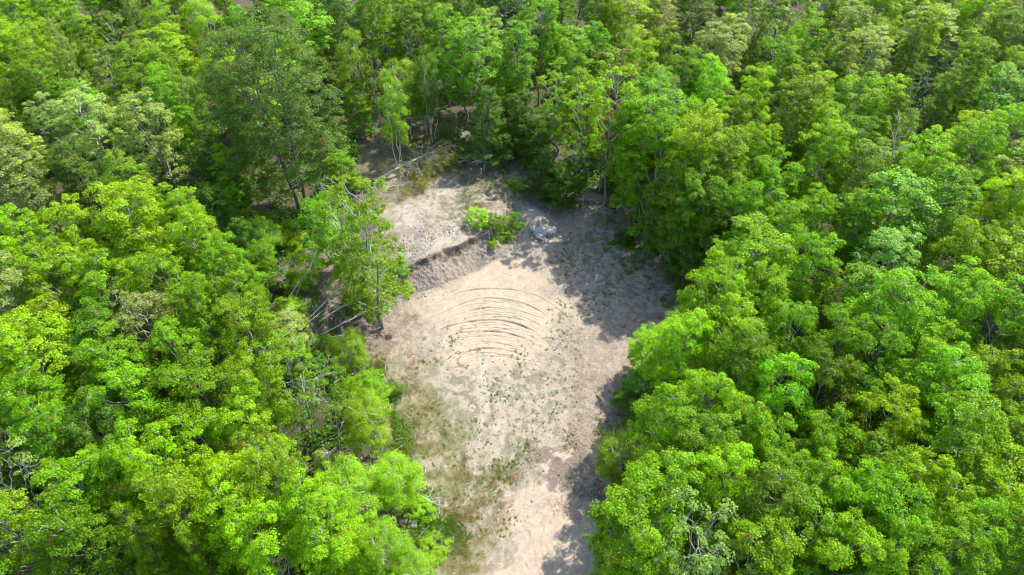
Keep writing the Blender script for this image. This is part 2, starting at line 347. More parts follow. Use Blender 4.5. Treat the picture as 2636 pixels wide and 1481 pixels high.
    stony = (1 - sst(.25, .6, np.clip(1 - np.abs(px - 1172) / 85, 0, 1))) * sst(-.3, .1, edge) * (1 - sst(1.8, 2.1, edge)) * sst(1500, 1300, px) * (py < 830)
    lay((.33, .28, .23), np.clip(stony * 1.1, 0, 1) * (.5 + .5 * sst(.4, .55, n1)), 1)
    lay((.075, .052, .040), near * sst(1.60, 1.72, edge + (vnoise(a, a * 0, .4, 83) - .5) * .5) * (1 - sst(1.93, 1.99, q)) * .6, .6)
    bx, by = BOULD[:2]; mr = np.hypot(X - bx, Y - by - .7)
    lay((.50, .42, .33), 1 - sst(1.4, 2.0, mr + (n2 - .5)), .5)
    k = (.86 + .28 * n3) * .53
    c[..., :3] *= k[..., None]
    return c
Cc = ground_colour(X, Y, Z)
ny, nx = X.shape; idx = np.arange(nx * ny).reshape(ny, nx)
F = np.stack([idx[:-1, :-1], idx[:-1, 1:], idx[1:, 1:], idx[1:, :-1]], -1).reshape(-1, 4)
GROUND = ground_material()
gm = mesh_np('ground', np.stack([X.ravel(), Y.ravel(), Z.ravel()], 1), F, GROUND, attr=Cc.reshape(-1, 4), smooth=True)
tag(obj('ground', gm), kind='structure')
import time; print('ground done')

# ------------------------------------------------------------------ tree kinds
def clumps_to_leaves(CL, OUT, rc, nleaf, L, W, rng, flat=.6, droop=0., up=.9, rust=0., white=0.):
    n = len(CL); k = rng.poisson(nleaf, n); i = np.repeat(np.arange(n), k); m = len(i)
    rr = rng.uniform(.6, 1.4, n)[i, None] * rc
    D = rng.normal(size=(m, 3)); D = unit(D) * rng.uniform(.25, 1, (m, 1)) ** .6; D[:, 2] = np.abs(D[:, 2]) * .9 - .25
    C = CL[i] + D * rr * np.array([1, 1, flat]); C[:, 2] -= droop * rng.uniform(0, 1, m) * rr[:, 0] * 2
    N = unit(np.array([0, 0, up]) + .55 * OUT[i] + .45 * D + rng.normal(0, .5, (m, 3)))
    V, F = leaf_quads(C, N, L * rng.uniform(.7, 1.3, m), W * rng.uniform(.7, 1.3, m), rng)
    tone = np.clip(rng.normal(.5, .2, m) + rng.normal(0, .13, n)[i], 0, 1)
    ru = (rng.random(n) < rust)[i] * rng.uniform(.2, .8, m); glint = (rng.random(m) < white) * rng.uniform(.4, 1, m)  # white: share of leaves coloured whitish as painted glints
    A = np.repeat(np.stack([tone, ru, glint, np.ones(m)], 1), 4, 0)
    return V, F, A
def env(t, c):
    return np.sqrt(np.clip(1 - ((t - c) / np.where(t < c, c + .06, 1 - c + .04)) ** 2, 0, 1))
def broad(seed, H=10.5, R=2.5, cb=.28, c=.42, lobes=20, lr=.38, per=21, rc=.36, nleaf=76, L=.115, W=.088, wob=.035, bark=BARK, branch=None,
          stems=1, droop=0., rust=0., white=.015, spread=.8, twigs=5, trunk_r=.13, mat=None, lean=0.):
    rng = np.random.default_rng(seed); tr = Tubes(); br = Tubes(); CL = []; OUT = []
    tops = []
    for s in range(stems):
        a = s * 2 * PI / stems + rng.uniform(0, 1); o = .0 if stems == 1 else .28
        base = np.array([o * math.cos(a), o * math.sin(a), -.25]); tp = np.array([o * 3.2 * math.cos(a) + rng.normal(0, .25), o * 3.2 * math.sin(a) + rng.normal(0, .25), H * rng.uniform(.84, .93)])
        P = bend(base, tp, rng, 0, 10, wob); tr.add(P, np.linspace(trunk_r, .02, 10) * (1 if stems == 1 else .75), 7); tops.append(P)
    for i in range(lobes):
        t = (i + rng.uniform(.2, .8)) / lobes; t = .03 + .95 * t ** .9; az = i * 2.39996 + rng.normal(0, .35)
        e = float(env(np.array(t), c)); l_r = R * lr * rng.uniform(.75, 1.2) * (.62 + .38 * e)
        rad = max(0, e * R * rng.uniform(spread - .22, spread + .08) - l_r * .25)
        cz = H * cb + (H * (1 - cb) - l_r * .6) * t; ctr = np.array([rad * math.cos(az), rad * math.sin(az), cz])
        ax = tops[i % stems]; z0 = max(H * cb * .75, cz - rad * rng.uniform(.6, 1.0) - .5); st = np.array([np.interp(z0, ax[:, 2], ax[:, k]) for k in range(3)])
        P = bend(st, ctr, rng, -.06, 6, .06); br.add(P, np.linspace(.036, .012, 6) * (trunk_r / .13), 4)
        n = max(4, int(per * rng.uniform(.8, 1.2) * (l_r / (R * lr)) ** 2 * 1.0))
        D = unit(rng.normal(size=(n * 3, 3))); outv = unit(ctr * np.array([1, 1, 0]) + np.array([0, 0, .4 * R]))
        D = D[(D[:, 2] > -.55) & (D @ outv > -.55)][:n]
        cl = ctr + D * l_r * rng.uniform(.6, 1.18, (len(D), 1)) * np.array([1, 1, .8])
        CL.append(cl); OUT.append(unit(D + .5 * outv))
        for q in cl[:twigs]: br.add(bend(ctr, q, rng, 0, 3, .1), [.013, .009, .005], 3)
        br.add(bend(P[3], cl[0], rng, 0, 4, .1), [.02, .015, .01, .006], 3)
    CL = np.vstack(CL); OUT = np.vstack(OUT)
    V, F, A = clumps_to_leaves(CL, OUT, rc, nleaf, L, W, rng, droop=droop, rust=rust, white=white)
    return dict(trunk=tr.mesh('trunk', bark), branches=br.mesh('branches', branch or BRANCH), crown=mesh_np('crown', V, F, mat or LEAF, attr=A), H=H, R=R)
def pine(seed, H=11, R=2.3, cb=.12, drop=-.05, tuft=26, nd=(.17, .035), dense=1., bark=DARKBARK, curve=1.0):
    rng = np.random.default_rng(seed); tr = Tubes(); br = Tubes()
    ax = bend((0, 0, -.25), (rng.normal(0, .2), rng.normal(0, .2), H), rng, 0, 9, .015); tr.add(ax, np.linspace(.15, .012, 9), 7)
    T = []; O = []; z = H * cb
    while z < H * .985:
        t = (z / H - cb) / (1 - cb); rr = R * (1 - t) ** .75 * (.9 + .1 * t) + .12; nb = int(rng.integers(4, 7)); a0 = rng.uniform(0, 6.28)
        for b in range(nb):
            if rng.random() < .08: continue
            a = a0 + b * 2 * PI / nb + rng.normal(0, .2); r = rr * rng.uniform(.72, 1.15); st = np.array([np.interp(z, ax[:, 2], ax[:, k]) for k in range(3)])
            en = st + np.array([r * math.cos(a), r * math.sin(a), r * (drop + .35 * t * curve)]); P = bend(st, en, rng, -.07 * curve, 6, .02)
            br.add(P, np.linspace(.035, .008, 6), 4)
            n = max(3, int(r * 9 * dense)); u = rng.uniform(.25, 1, n) ** .7
            pp = np.stack([np.interp(u, np.linspace(0, 1, 6), P[:, k]) for k in range(3)], 1)
            side = np.array([-math.sin(a), math.cos(a), 0]); wv = rng.uniform(-1, 1, n) * .42 * r * (1.15 - u) ** .7
            pp = pp + side * wv[:, None] + np.array([0, 0, 1]) * rng.normal(0, .05, (n, 1)); T.append(pp)
            O.append(np.tile(np.array([math.cos(a), math.sin(a), .55]), (n, 1)) + side * wv[:, None])
        z += H * rng.uniform(.038, .055)
    T = np.vstack(T); O = unit(np.vstack(O)); n = len(T); k = rng.poisson(tuft, n); i = np.repeat(np.arange(n), k); m = len(i)
    D = unit(rng.normal(size=(m, 3)) + O[i] * .9); C = T[i] + D * nd[0] * rng.uniform(.3, .9, (m, 1)) + rng.normal(0, .05, (m, 3))
    N = unit(rng.normal(size=(m, 3)) + np.array([0, 0, .8])); V, F = leaf_quads(C, N, nd[0] * rng.uniform(.8, 1.2, m), nd[1], rng, D)
    tone = np.clip(rng.normal(.5, .12, m) + rng.normal(0, .12, n)[i], 0, 1)
    A = np.repeat(np.stack([tone, 0 * tone, 0 * tone, tone * 0 + 1], 1), 4, 0)
    return dict(trunk=tr.mesh('trunk', bark), branches=br.mesh('branches', DARKBARK), crown=mesh_np('crown', V, F, NEEDLE, attr=A), H=H, R=R)
VAR = {
    'M': [broad(100 + i, H=10.5, R=2.6, lobes=22, rust=.03, c=[.4, .5, .45][i], lr=[.36, .33, .4][i]) for i in range(3)],
    'E': [broad(120 + i, H=9, R=2.5, cb=.03, c=.35, lobes=26, lr=.38, per=18, rc=.36, nleaf=68) for i in range(3)],
    'A': [broad(140 + i, H=11.5, R=2.3, cb=.3, c=.5, lobes=26, lr=.33, per=17, rc=.30, nleaf=56, L=.115, W=.09, white=.10) for i in range(3)],
    'B': [broad(160 + i, H=10, R=1.9, cb=.22, c=.42, lobes=20, lr=.36, per=16, rc=.36, nleaf=85, L=.085, W=.06, bark=BIRCH, branch=BRANCH, stems=3, droop=.45, trunk_r=.085) for i in range(3)],
    'S': [broad(180 + i, H=10, R=2.6, cb=.2, c=.5, lobes=20, lr=.33, per=9, rc=.28, nleaf=44, L=.12, W=.085, twigs=7, white=.03, trunk_r=.09) for i in range(2)],
    'R': [broad(190 + i, H=11.5, R=2.4, cb=.3, c=.55, lobes=22, lr=.30, per=13, rc=.27, nleaf=46, L=.13, W=.09, rust=.22, bark=BARK) for i in range(2)],
    'P': [pine(200 + i, H=[11, 10][i], R=[2.4, 2.8][i], dense=1.15) for i in range(2)],
    'H': [pine(220 + i, H=12, R=1.9, cb=.08, drop=-.22, tuft=30, nd=(.13, .035), dense=1.5, curve=.3) for i in range(2)],
    'O': [broad(240, H=17.5, R=4.3, cb=.17, c=.5, lobes=70, lr=.27, per=25, rc=.38, nleaf=56, L=.11, W=.08, rust=.05, wob=.008, stems=2, trunk_r=.17, bark=DARKBARK, branch=DARKBARK, twigs=1, spread=.86)],
    'T': [broad(250, H=13.6, R=2.5, cb=.10, c=.5, lobes=30, lr=.30, per=11, rc=.33, nleaf=44, L=.13, W=.10, droop=.25, trunk_r=.12, twigs=5),
          broad(251, H=11, R=1.9, cb=.12, c=.5, lobes=22, lr=.32, per=10, rc=.32, nleaf=42, L=.13, W=.10, droop=.25, stems=3, trunk_r=.085, twigs=5)],
    'U': [broad(260 + i, H=2.6, R=1.5, cb=.02, c=.4, lobes=10, lr=.42, per=12, rc=.25, nleaf=48, L=.11, W=.075, stems=3, trunk_r=.03, twigs=2) for i in range(3)],
}
KIND = {'M': ('maple_tree', 'maple'), 'E': ('maple_tree', 'low-branched maple'), 'A': ('poplar_tree', 'poplar'), 'B': ('birch_tree', 'birch'), 'S': ('sparse_tree', 'thinly leafed tree'),
        'R': ('oak_tree', 'oak'), 'P': ('pine_tree', 'pine'), 'H': ('hemlock_tree', 'hemlock'), 'O': ('oak_tree', 'oak'), 'T': ('aspen_tree', 'aspen'), 'U': ('bush', 'bush')}
TINT = {'y': (.190, .345, .002), 'g': (.142, .292, .002), 'd': (.075, .165, .005), 'p': (.235, .340, .070), 'b': (.140, .265, .035), 'o': (.155, .245, .008), 'l': (.190, .325, .004), 'n': (.125, .220, .022)}  # 'p': pale foliage with the white leaf sheen put into its colour
CNAME = {'y': 'bright yellow-green', 'g': 'green', 'd': 'deep green', 'p': 'pale silvery green', 'b': 'bluish green', 'o': 'olive', 'l': 'lime-yellow', 'n': 'dull grey-green'}
print('trees built')
trees = []     # (x, y, H, R, kind, tint, label, px, py)
rgT = np.random.default_rng(77)
def plant(kind, tint, x, y, H=None, R=None, label=None, lean=(0, 0), rot=None, v=None, mult=1.0):
    lst = VAR[kind]; V = lst[int(rgT.integers(len(lst))) if v is None else v]; root = bpy.data.objects.new(KIND[kind][0], None); COL.objects.link(root)
    H = H or V['H']; R = R or V['R']; z = zat(x, y); root.location = (x, y, z); root.empty_display_size = .5
    root.rotation_mode = 'ZYX'; root.rotation_euler = (lean[1], lean[0], rgT.uniform(0, 6.28) if rot is None else rot); root.scale = (R / V['R'], R / V['R'], H / V['H'])
    j = rgT.normal(0, 1, 3) * (.07, .03, .07); t = TINT[tint]; k = (1 + rgT.normal(0, .13)) * mult
    for nme in ('trunk', 'branches', 'crown'):
        o = bpy.data.objects.new(nme, V[nme]); COL.objects.link(o); o.parent = root
        if nme == 'branches': o['kind'] = 'stuff'
        if nme == 'crown': o.color = (*[max(.004, t[i] * k * (1 + j[i])) for i in range(3)], 1)
    cx, cy, _ = pix(x, y, z + H * .62)
    trees.append([root, kind, tint, cx, cy, label]); return root
# trees read off the photograph: crown centre pixel, crown radius in pixels, kind + tint
CR = """151,47,60,Pp 29,90,95,My 90,150,80,My 352,72,52,Pp 449,47,60,Pg 270,47,52,Pg 442,137,60,My 539,100,46,By 323,162,58,Rn 449,205,82,My 230,245,72,Pp 54,195,76,My 137,225,66,My
36,310,78,Pg 305,228,48,Rn 500,305,52,By 150,362,68,Ap 288,413,85,Ap 413,405,80,Ap 449,335,56,Mg 36,413,66,Mg 72,485,85,Ap 560,455,60,Ed 611,485,56,Eg 560,200,50,Rn 500,20,50,Mg
716,36,68,Mg 590,30,48,Pg 860,43,76,Mg 913,108,72,Ab 1021,47,66,Mg 1104,54,34,Bg 1165,43,40,My 1147,144,60,Mg 1309,62,72,Ab 1255,144,50,Ab 917,201,44,Bl 1104,226,32,Bg 1237,216,66,Ag 980,120,50,Mg 1060,130,46,Mg
1390,126,56,Mg 1472,154,50,Ag 1444,44,58,Hn 1605,54,86,Ml 1623,144,36,By 1713,126,46,My 1785,65,58,Rn 1893,47,48,Hn 1875,129,52,Ap 1950,93,34,Hn 1830,165,54,Ap 2047,101,36,Bl 1983,22,56,Ap 2127,22,60,My 1540,60,46,Ag
1588,223,70,Ro 1470,200,40,Mg 1660,305,70,Mg 1695,252,48,Bb 1750,216,60,Mg 1821,233,50,Mg 1821,297,52,Mg 1660,395,74,Mg 1750,360,66,Mg 1875,341,60,My 1983,216,80,Mg 1929,287,56,My
2055,162,56,Mg 2090,252,66,My 2020,341,66,My 1840,470,74,My 1940,420,60,My 1983,490,66,Mg 2110,360,72,My 2100,440,74,My 2185,79,50,Ap 2149,158,50,Ag 2221,180,62,Ap 2257,36,76,My 2257,112,40,Bl
2419,29,48,Ab 2527,43,60,My 2365,100,60,My 2616,54,52,Ap 2329,180,60,Hn 2491,172,46,Hn 2419,262,54,Hn 2311,380,58,Hn 2563,108,60,Mg 2600,190,60,My 2563,275,62,Ag 2185,305,70,My 2257,288,54,My 2190,400,60,Mg
2215,470,64,Ag 2491,359,60,My 2580,377,62,Mg 2347,467,74,My 2470,455,72,Mg 2340,290,46,Sn 1790,540,70,Mg 1898,560,60,Mg 1812,650,62,Ed 1988,624,84,Mg 2095,560,70,Mg 2275,588,100,Ag 2275,700,84,Ab
2200,600,60,Mg 2400,580,80,Ag 2570,560,76,My 2455,690,84,Mg 2580,722,80,My 1916,706,68,Mg 2060,720,72,Mg 1836,795,66,My 1940,795,58,My 2142,803,36,Hn 1862,893,86,My 2024,867,62,Mg 2275,865,90,Mg 2190,760,56,Ag
2440,830,80,Mg 2575,865,80,My 2131,915,52,Mg 2220,965,64,Mg 2383,947,76,My 1754,900,60,My 1810,1050,78,Mg 1702,1114,64,Mg 1900,980,60,Mg 1990,1050,72,Mg 1954,1158,70,Mg 1800,1176,70,Mg 2116,1158,70,Mg 2260,1104,68,My
2206,1014,68,Mg 2090,1010,52,Mg 1702,1284,84,Mg 1846,1258,76,My 1990,1229,76,Mg 2098,1284,76,Mg 2242,1230,76,Mg 1774,1420,96,Sp 1640,1385,84,Mg 1954,1338,76,Mg 1940,1456,86,My 2080,1384,80,Mg 2242,1374,82,Mg 2150,1470,80,My
2380,1060,76,My 2520,1010,76,My 2590,1130,76,Mg 2410,1180,80,Mg 2540,1270,84,My 2390,1330,84,Mg 2590,1430,84,Mg 2420,1460,84,Mg 2290,1480,80,Mg 72,560,78,Ap 377,577,60,Mg 395,665,98,My 216,642,70,My 90,667,70,My
503,630,66,My 198,777,80,My 539,706,56,Mg 611,760,58,Mg 300,800,74,My 40,760,70,My 449,786,66,My 54,850,78,Ap 162,900,76,Ml 395,878,74,Ap 539,850,66,My 629,832,50,My 288,911,66,Mg 485,939,74,Mg 647,903,58,My
144,985,76,My 324,990,74,Mg 40,1000,70,My 144,1084,70,Mg 342,1072,80,Mg 522,1050,74,My 684,1032,66,My 36,1150,70,Sg 180,1170,70,Mg 288,1150,66,Md 522,1150,66,My 640,1110,56,My 414,1230,74,My 684,1194,62,Ro
576,1276,84,My 738,1290,74,My 72,1290,74,Sp 234,1300,54,Mg 378,1400,78,Pl 520,1420,64,Pg 72,1420,80,My 216,1420,66,Mg 700,1420,80,My 620,1356,56,My 300,1250,56,Mg
140,290,56,Mg 230,140,50,Mg 640,120,40,Mg 240,330,50,Ag 560,560,56,Ed 640,640,50,Ed 1010,290,34,Bg 1330,200,50,Ag 1200,90,44,Ag 1530,130,46,Mg 1650,200,44,My 2050,60,44,Ap 1700,40,44,Ap 1560,320,48,Ro
660,1290,56,My 480,1340,60,My 1880,1120,60,My 2180,1330,60,Mg 2330,1270,60,My 2480,1400,60,Mg 2480,1110,60,Mg 2350,1010,56,Mg 820,1350,50,My"""
for tok in CR.split():
    a, b, r, k = tok.split(','); a, b, r = float(a), float(b), float(r) * 1.08; hc = 7.0 if k[0] != 'E' else 4.5
    x, y, _ = at(a, b, hc); dep = pix(x, y, hc)[2]; Rm = min(3.6, max(1.35, r * dep / FPX * (.92 if dep > 45 else 1.12)))
    if k[0] in 'MAS': Rm = max(Rm * math.exp(rgT.normal(0, .12)), 1.8)
    Hm = hc / .60 * rgT.uniform(.9, 1.08) * (1.0 if k[0] not in 'HP' else 1.06) * min(1, .62 + .16 * Rm)
    plant(k[0], k[1], x, y, Hm, Rm)
def stand(kind, tint, px, py, H, R, label=None, **kw):     # by the pixel of the foot
    z = zat(*at(px, py, 0)[:2]); x, y, _ = at(px, py, z); return plant(kind, tint, x, y, H, R, label, **kw)
ST = [ # trees whose feet or outlines show at the edge of the clearing
 ('O', 'n', 782, 545, 17.2, 4.7, 'tallest dark oak with bare lower trunk, standing above the left edge of the pit', {'rot': 2.6, 'v': 0, 'mult': .62}),
 ('T', 'g', 987, 845, 13.8, 2.5, 'slender aspen with a tall bare trunk rising beside the pit bank', {'v': 0, 'rot': 2., 'mult': .95}),
 ('T', 'g', 925, 765, 10.5, 2.0, 'bushy young aspen clump just left of the tall slender aspen', {'v': 1, 'mult': .95}),
 ('T', 'g', 868, 700, 8.0, 1.9, 'thin aspen clump below the big dark oak, on the slope', {'v': 1, 'mult': .95}),
 ('B', 'l', 1050, 350, 8.2, 1.9, 'lime-yellow birch clump with white stems behind the fallen tree', {'v': 0}),
 ('B', 'g', 1100, 348, 8.0, 1.3, 'slim green birch with white stem right of the lime birch clump', {'v': 1}),
 ('R', 'o', 985, 335, 8.6, 1.2, 'thin reddish brown tree left of the lime birch clump', {'v': 0}),
 ('P', 'b', 1255, 418, 7.6, 2.7, 'large dark pine over the brush pile at the back of the clearing', {'v': 1, 'mult': .8}),
 ('P', 'b', 1165, 396, 4.6, 1.7, 'smaller dark pine left of the brush pile', {'v': 0, 'mult': .8}),
 ('P', 'b', 1395, 505, 5.0, 2.1, 'low dark pine directly behind the sand mound with boulders', {'v': 1, 'mult': .75}),
 ('E', 'd', 1445, 528, 4.4, 1.9, 'low dark leafy tree right of the sand mound', {}),
 ('M', 'y', 1505, 440, 11.0, 1.9, 'bright tree on a leaning white trunk behind the low dark pine', {'lean': (-.10, .1)}),
 ('R', 'y', 1420, 440, 11.0, 2.0, 'yellowish oak on thin bare stems behind the low dark pine', {}),
 ('E', 'd', 1335, 392, 6.5, 1.9, None, {}), ('E', 'g', 1300, 345, 8.5, 2.0, None, {}), ('A', 'g', 1200, 330, 10, 2.2, None, {}), ('E', 'd', 1380, 430, 5, 1.8, None, {}),
 ('R', 'y', 1552, 530, 14.3, 2.3, 'tall yellowish oak at the corner above the shaded boulder', {'v': 0}), ('S', 'y', 1478, 505, 11.5, 2.0, 'tall thinly leafed tree behind the low dark leafy tree', {'v': 0}),
 ('E', 'g', 1610, 545, 11.5, 2.4, None, {}), ('S', 'g', 1655, 560, 13.5, 2.7, None, {}), ('E', 'g', 1665, 612, 12.0, 2.4, None, {}), ('E', 'g', 1712, 672, 11, 2.4, None, {}), ('E', 'd', 1772, 712, 9.4, 2.4, None, {}),
 ('M', 'y', 1735, 640, 13.5, 2.6, None, {}), ('S', 'g', 1790, 660, 12.0, 2.6, None, {}),
 ('E', 'g', 1850, 790, 7.0, 2.2, None, {}), ('E', 'y', 1800, 885, 5.0, 2.1, None, {}),
 ('E', 'y', 1672, 975, 4.6, 1.9, 'small bright maple jutting into the clearing at mid right', {'lean': (-.1, 0), 'mult': 1.1}),
 ('E', 'd', 1672, 1050, 2.8, 1.9, 'low dark maple with spreading branches over the stacked boards', {'lean': (-.22, .0)}),
 ('E', 'g', 1722, 1150, 5.0, 1.8, None, {}),
 ('B', 'o', 1620, 1235, 4.4, 1.7, 'fine-leaved olive birch leaning over the lower right sand', {'lean': (-.25, 0), 'v': 0}),
 ('E', 'y', 1690, 1250, 5.2, 1.7, None, {}),
 ('E', 'g', 1640, 1430, 6.0, 2.3, None, {}), ('E', 'g', 1600, 1550, 5.2, 2.0, None, {}),
 ('B', 'l', 915, 965, 4.2, 1.4, 'small lime birch in front of the tall slender aspen', {'v': 1}),
 ('S', 'g', 812, 1140, 11.0, 1.7, 'thin tree with a bare grey trunk between left forest and clearing', {}),
 ('S', 'g', 872, 1120, 8.6, 1.6, 'thin twin-stemmed tree just right of the bare grey trunk', {'v': 0}),
 ('E', 'g', 955, 1065, 4.0, 1.4, None, {}),
 ('B', 'y', 965, 1175, 6.2, 1.5, None, {}), ('B', 'y', 1035, 1300, 5.0, 1.45, None, {}), ('B', 'y', 925, 1360, 6.6, 1.7, None, {}),
 ('B', 'y', 1010, 1480, 5.4, 1.5, None, {}), ('E', 'y', 900, 1470, 6.0, 1.6, None, {}), ('B', 'y', 1085, 1545, 4.6, 1.2, None, {}),
 ('A', 'p', 775, 965, 6.2, 1.5, 'pale silvery poplar in front of the leaning birches', {}),
 ('P', 'p', 852, 1230, 3.2, 1.1, 'very small pale pine among shadows at lower left', {}),
 ('P', 'p', 678, 870, 3.2, 1.2, 'very small pale pine left of the leaning birches', {}),
 ('E', 'l', 762, 850, 3.2, 1.25, 'small lime bush-like maple below the leaning birches', {}),
 ('B', 'l', 655, 655, 4.4, 1.5, 'bowed lime-green birch below the big dark oak', {'lean': (.5, .2)}),
 ('E', 'g', 705, 745, 5.0, 1.2, None, {}), ('E', 'g', 660, 780, 4.6, 1.3, None, {}), ('E', 'd', 700, 640, 3.6, 1.3, None, {}),
 ('P', 'b', 850, 430, 3.6, 1.5, 'small pine right of the dark oak trunk', {}), ('E', 'y', 930, 350, 5.4, 1.5, None, {}), ('E', 'd', 600, 560, 4.4, 2.0, None, {}),
]
for k, t, a, b, H, R, lab, kw in ST: stand(k, t, a, b, H, R, lab, **kw)
# fill the rest of the forest
KEEP = G0((900, 330), (1150, 320), (1400, 470), (1560, 500), (1660, 640), (1800, 720), (1850, 860), (1750, 980), (1700, 1100), (1680, 1250), (1640, 1700), (1080, 1750), (1000, 1400), (930, 1180), (860, 980), (720, 900), (740, 700), (900, 560), (930, 430))
pos = [(o.location.x, o.location.y, o.scale.x) for o, *_ in trees]
def fill():
    n = 0
    for it in range(9000):
        y = rgT.uniform(9, 84); x = rgT.uniform(-1, 1) * ((y + 29) * .53 + 7.5)
        if bool(inpoly(np.array([x]), np.array([y]), KEEP)[0]): continue
        if min((x - a) ** 2 + (y - b) ** 2 for a, b, _ in pos) < (3.7 if y < 40 else 4.1) ** 2: continue
        px, py, _ = pix(x, y, 7)
        if abs(px - PW / 2) > PW / 2 + 150 or py < -170: continue
        q = vnoise(np.array([x]), np.array([y]), 9, 5)[0] * .6 + rgT.random() * .4
        k, t = [('M', 'g'), ('A', 'p'), ('M', 'g'), ('M', 'y'), ('A', 'g'), ('M', 'g'), ('H', 'n'), ('P', 'g')][min(7, int(q * 8))]
        d, _, _ = poly_dist(np.array([x]), np.array([y]), KEEP + KEEP[:1]); edge = d[0] < 2.2
        if edge: plant('E', t, x, y, rgT.uniform(4, 6.5), 1.7)
        else: plant(k, t, x, y, rgT.uniform(8.5, 13), rgT.uniform(2.2, 3.5))
        pos.append((x, y, 1)); n += 1
    print('filled', n, 'total', len(trees))
fill()

# ------------------------------------------------------------------ labels for the forest trees: look, then place
def cell(px, py):
    row = 'at the very top edge' if py < 0 else 'in the top row' if py < 150 else 'in the upper forest' if py < 420 else 'in the middle forest' if py < 760 else 'in the lower forest' if py < 1120 else 'in the bottom row'
    col = 'far left' if px < 220 else 'left' if px < 520 else 'towards the left' if px < 800 else 'left of centre' if px < 1100 else 'centre' if px < 1450 else 'right of centre' if px < 1750 else 'towards the right' if px < 2020 else 'right' if px < 2330 else 'far right'
    return row, col
ORD = ['leftmost', 'second from left', 'third from left', 'fourth from left', 'fifth from left', 'sixth from left', 'seventh from left', 'eighth from left', 'ninth from left', 'tenth from left', 'eleventh from left', 'twelfth from left']
from collections import defaultdict
cells = defaultdict(list)
for T in trees:
    if T[5] is None: cells[(KIND[T[1]][1], CNAME[T[2]], *cell(T[3], T[4]))].append(T)
for (kn, cn, row, col), L in cells.items():
    L.sort(key=lambda T: T[3])
    for i, T in enumerate(L):
        T[5] = f"{cn} {kn} {row}, {col}" + ('' if len(L) == 1 else f", {ORD[min(i, 11)]}")
for o, k, t, px, py, lab in trees:
    tag(o, lab, 'tree', 'trees of the forest round the clearing')
print('labels', len({T[5] for T in trees}), len(trees))

# ------------------------------------------------------------------ bushes
def bush(px, py, H, R, tint, label, v=None, mult=1.):
    o = stand('U', tint, px, py, H, R, label, v=v, mult=mult); trees.pop(); tag(o, label, 'bush', 'bushes on and around the clearing'); return o
bush(1232, 578, 1.7, 1.05, 'l', 'lime-yellow bush on the bank edge left of the darker bush', 0, 1.15)
bush(1278, 588, 2.1, 1.05, 'g', 'tall green bush on the bank between the lime bush and boulders', 1, .85)
bush(1322, 588, 1.6, .95, 'g', 'bright leafy bush on the bank nearest the sand mound', 2, 1.0)
bush(1270, 628, .8, .5, 'l', 'small low bush at the foot of the bank below the lime bush', 0, 1.1)
bush(1300, 612, .9, .7, 'g', 'low bush hanging over the bank beside the boulders', 1)
bush(1025, 690, 1.2, 1.0, 'g', 'low green bush behind the tall aspen trunk', 2)
bush(960, 775, 1.9, 1.3, 'g', 'leafy green bush left of the tall aspen foot', 1, 1.1)
bush(905, 800, 1.5, 1.1, 'd', 'dark bush in shade left of the aspen clump', 0)
bush(1035, 745, .8, .85, 'y', 'low spray of leaves right of the tall aspen foot', 1, 1.1)
bush(1080, 1318, 1.0, .95, 'g', 'green bush under the bleached dead branch at lower left', 2, 1.1)
bush(1120, 1415, .35, 1.0, 'y', 'low leafy patch near the bottom left edge of the clearing', 0)
bush(1012, 1010, .8, .8, 'd', 'low dark bush at the left side below the lime birch', 2)
bush(955, 985, .9, 1.0, 'g', 'low bush at the feet of the lime birch', 1)
bush(740, 620, 1.6, 1.4, 'g', 'bush in the shade under the big dark oak', 1)
bush(840, 590, 1.6, 1.3, 'y', 'yellow-green bush right of the dark oak foot', 0)
bush(780, 655, 1.4, 1.2, 'y', 'bush above the leaning birch stems', 2)
bush(900, 1010, 1.2, 1.1, 'g', 'leafy bush between the thin trees and the grass strip', 2)
bush(1630, 1105, .9, .9, 'y', 'thin low bush at the right edge of the pale leaf litter', 1)
bush(1610, 620, .8, 1.0, 'd', 'low dark bush at the shaded right edge of the pit', 0)
bush(1330, 480, .9, .9, 'g', 'small bush on the back slope left of the low dark pine', 2)
bush(690, 1180, 1.6, 1.3, 'o', 'olive bush in the gap of the lower left forest', 1)
bush(820, 900, 1.3, 1.2, 'g', 'bush below the fallen birch stems on the slope', 2)
bush(770, 740, 1.4, 1.2, 'g', 'bush between the leaning birch stems', 0)

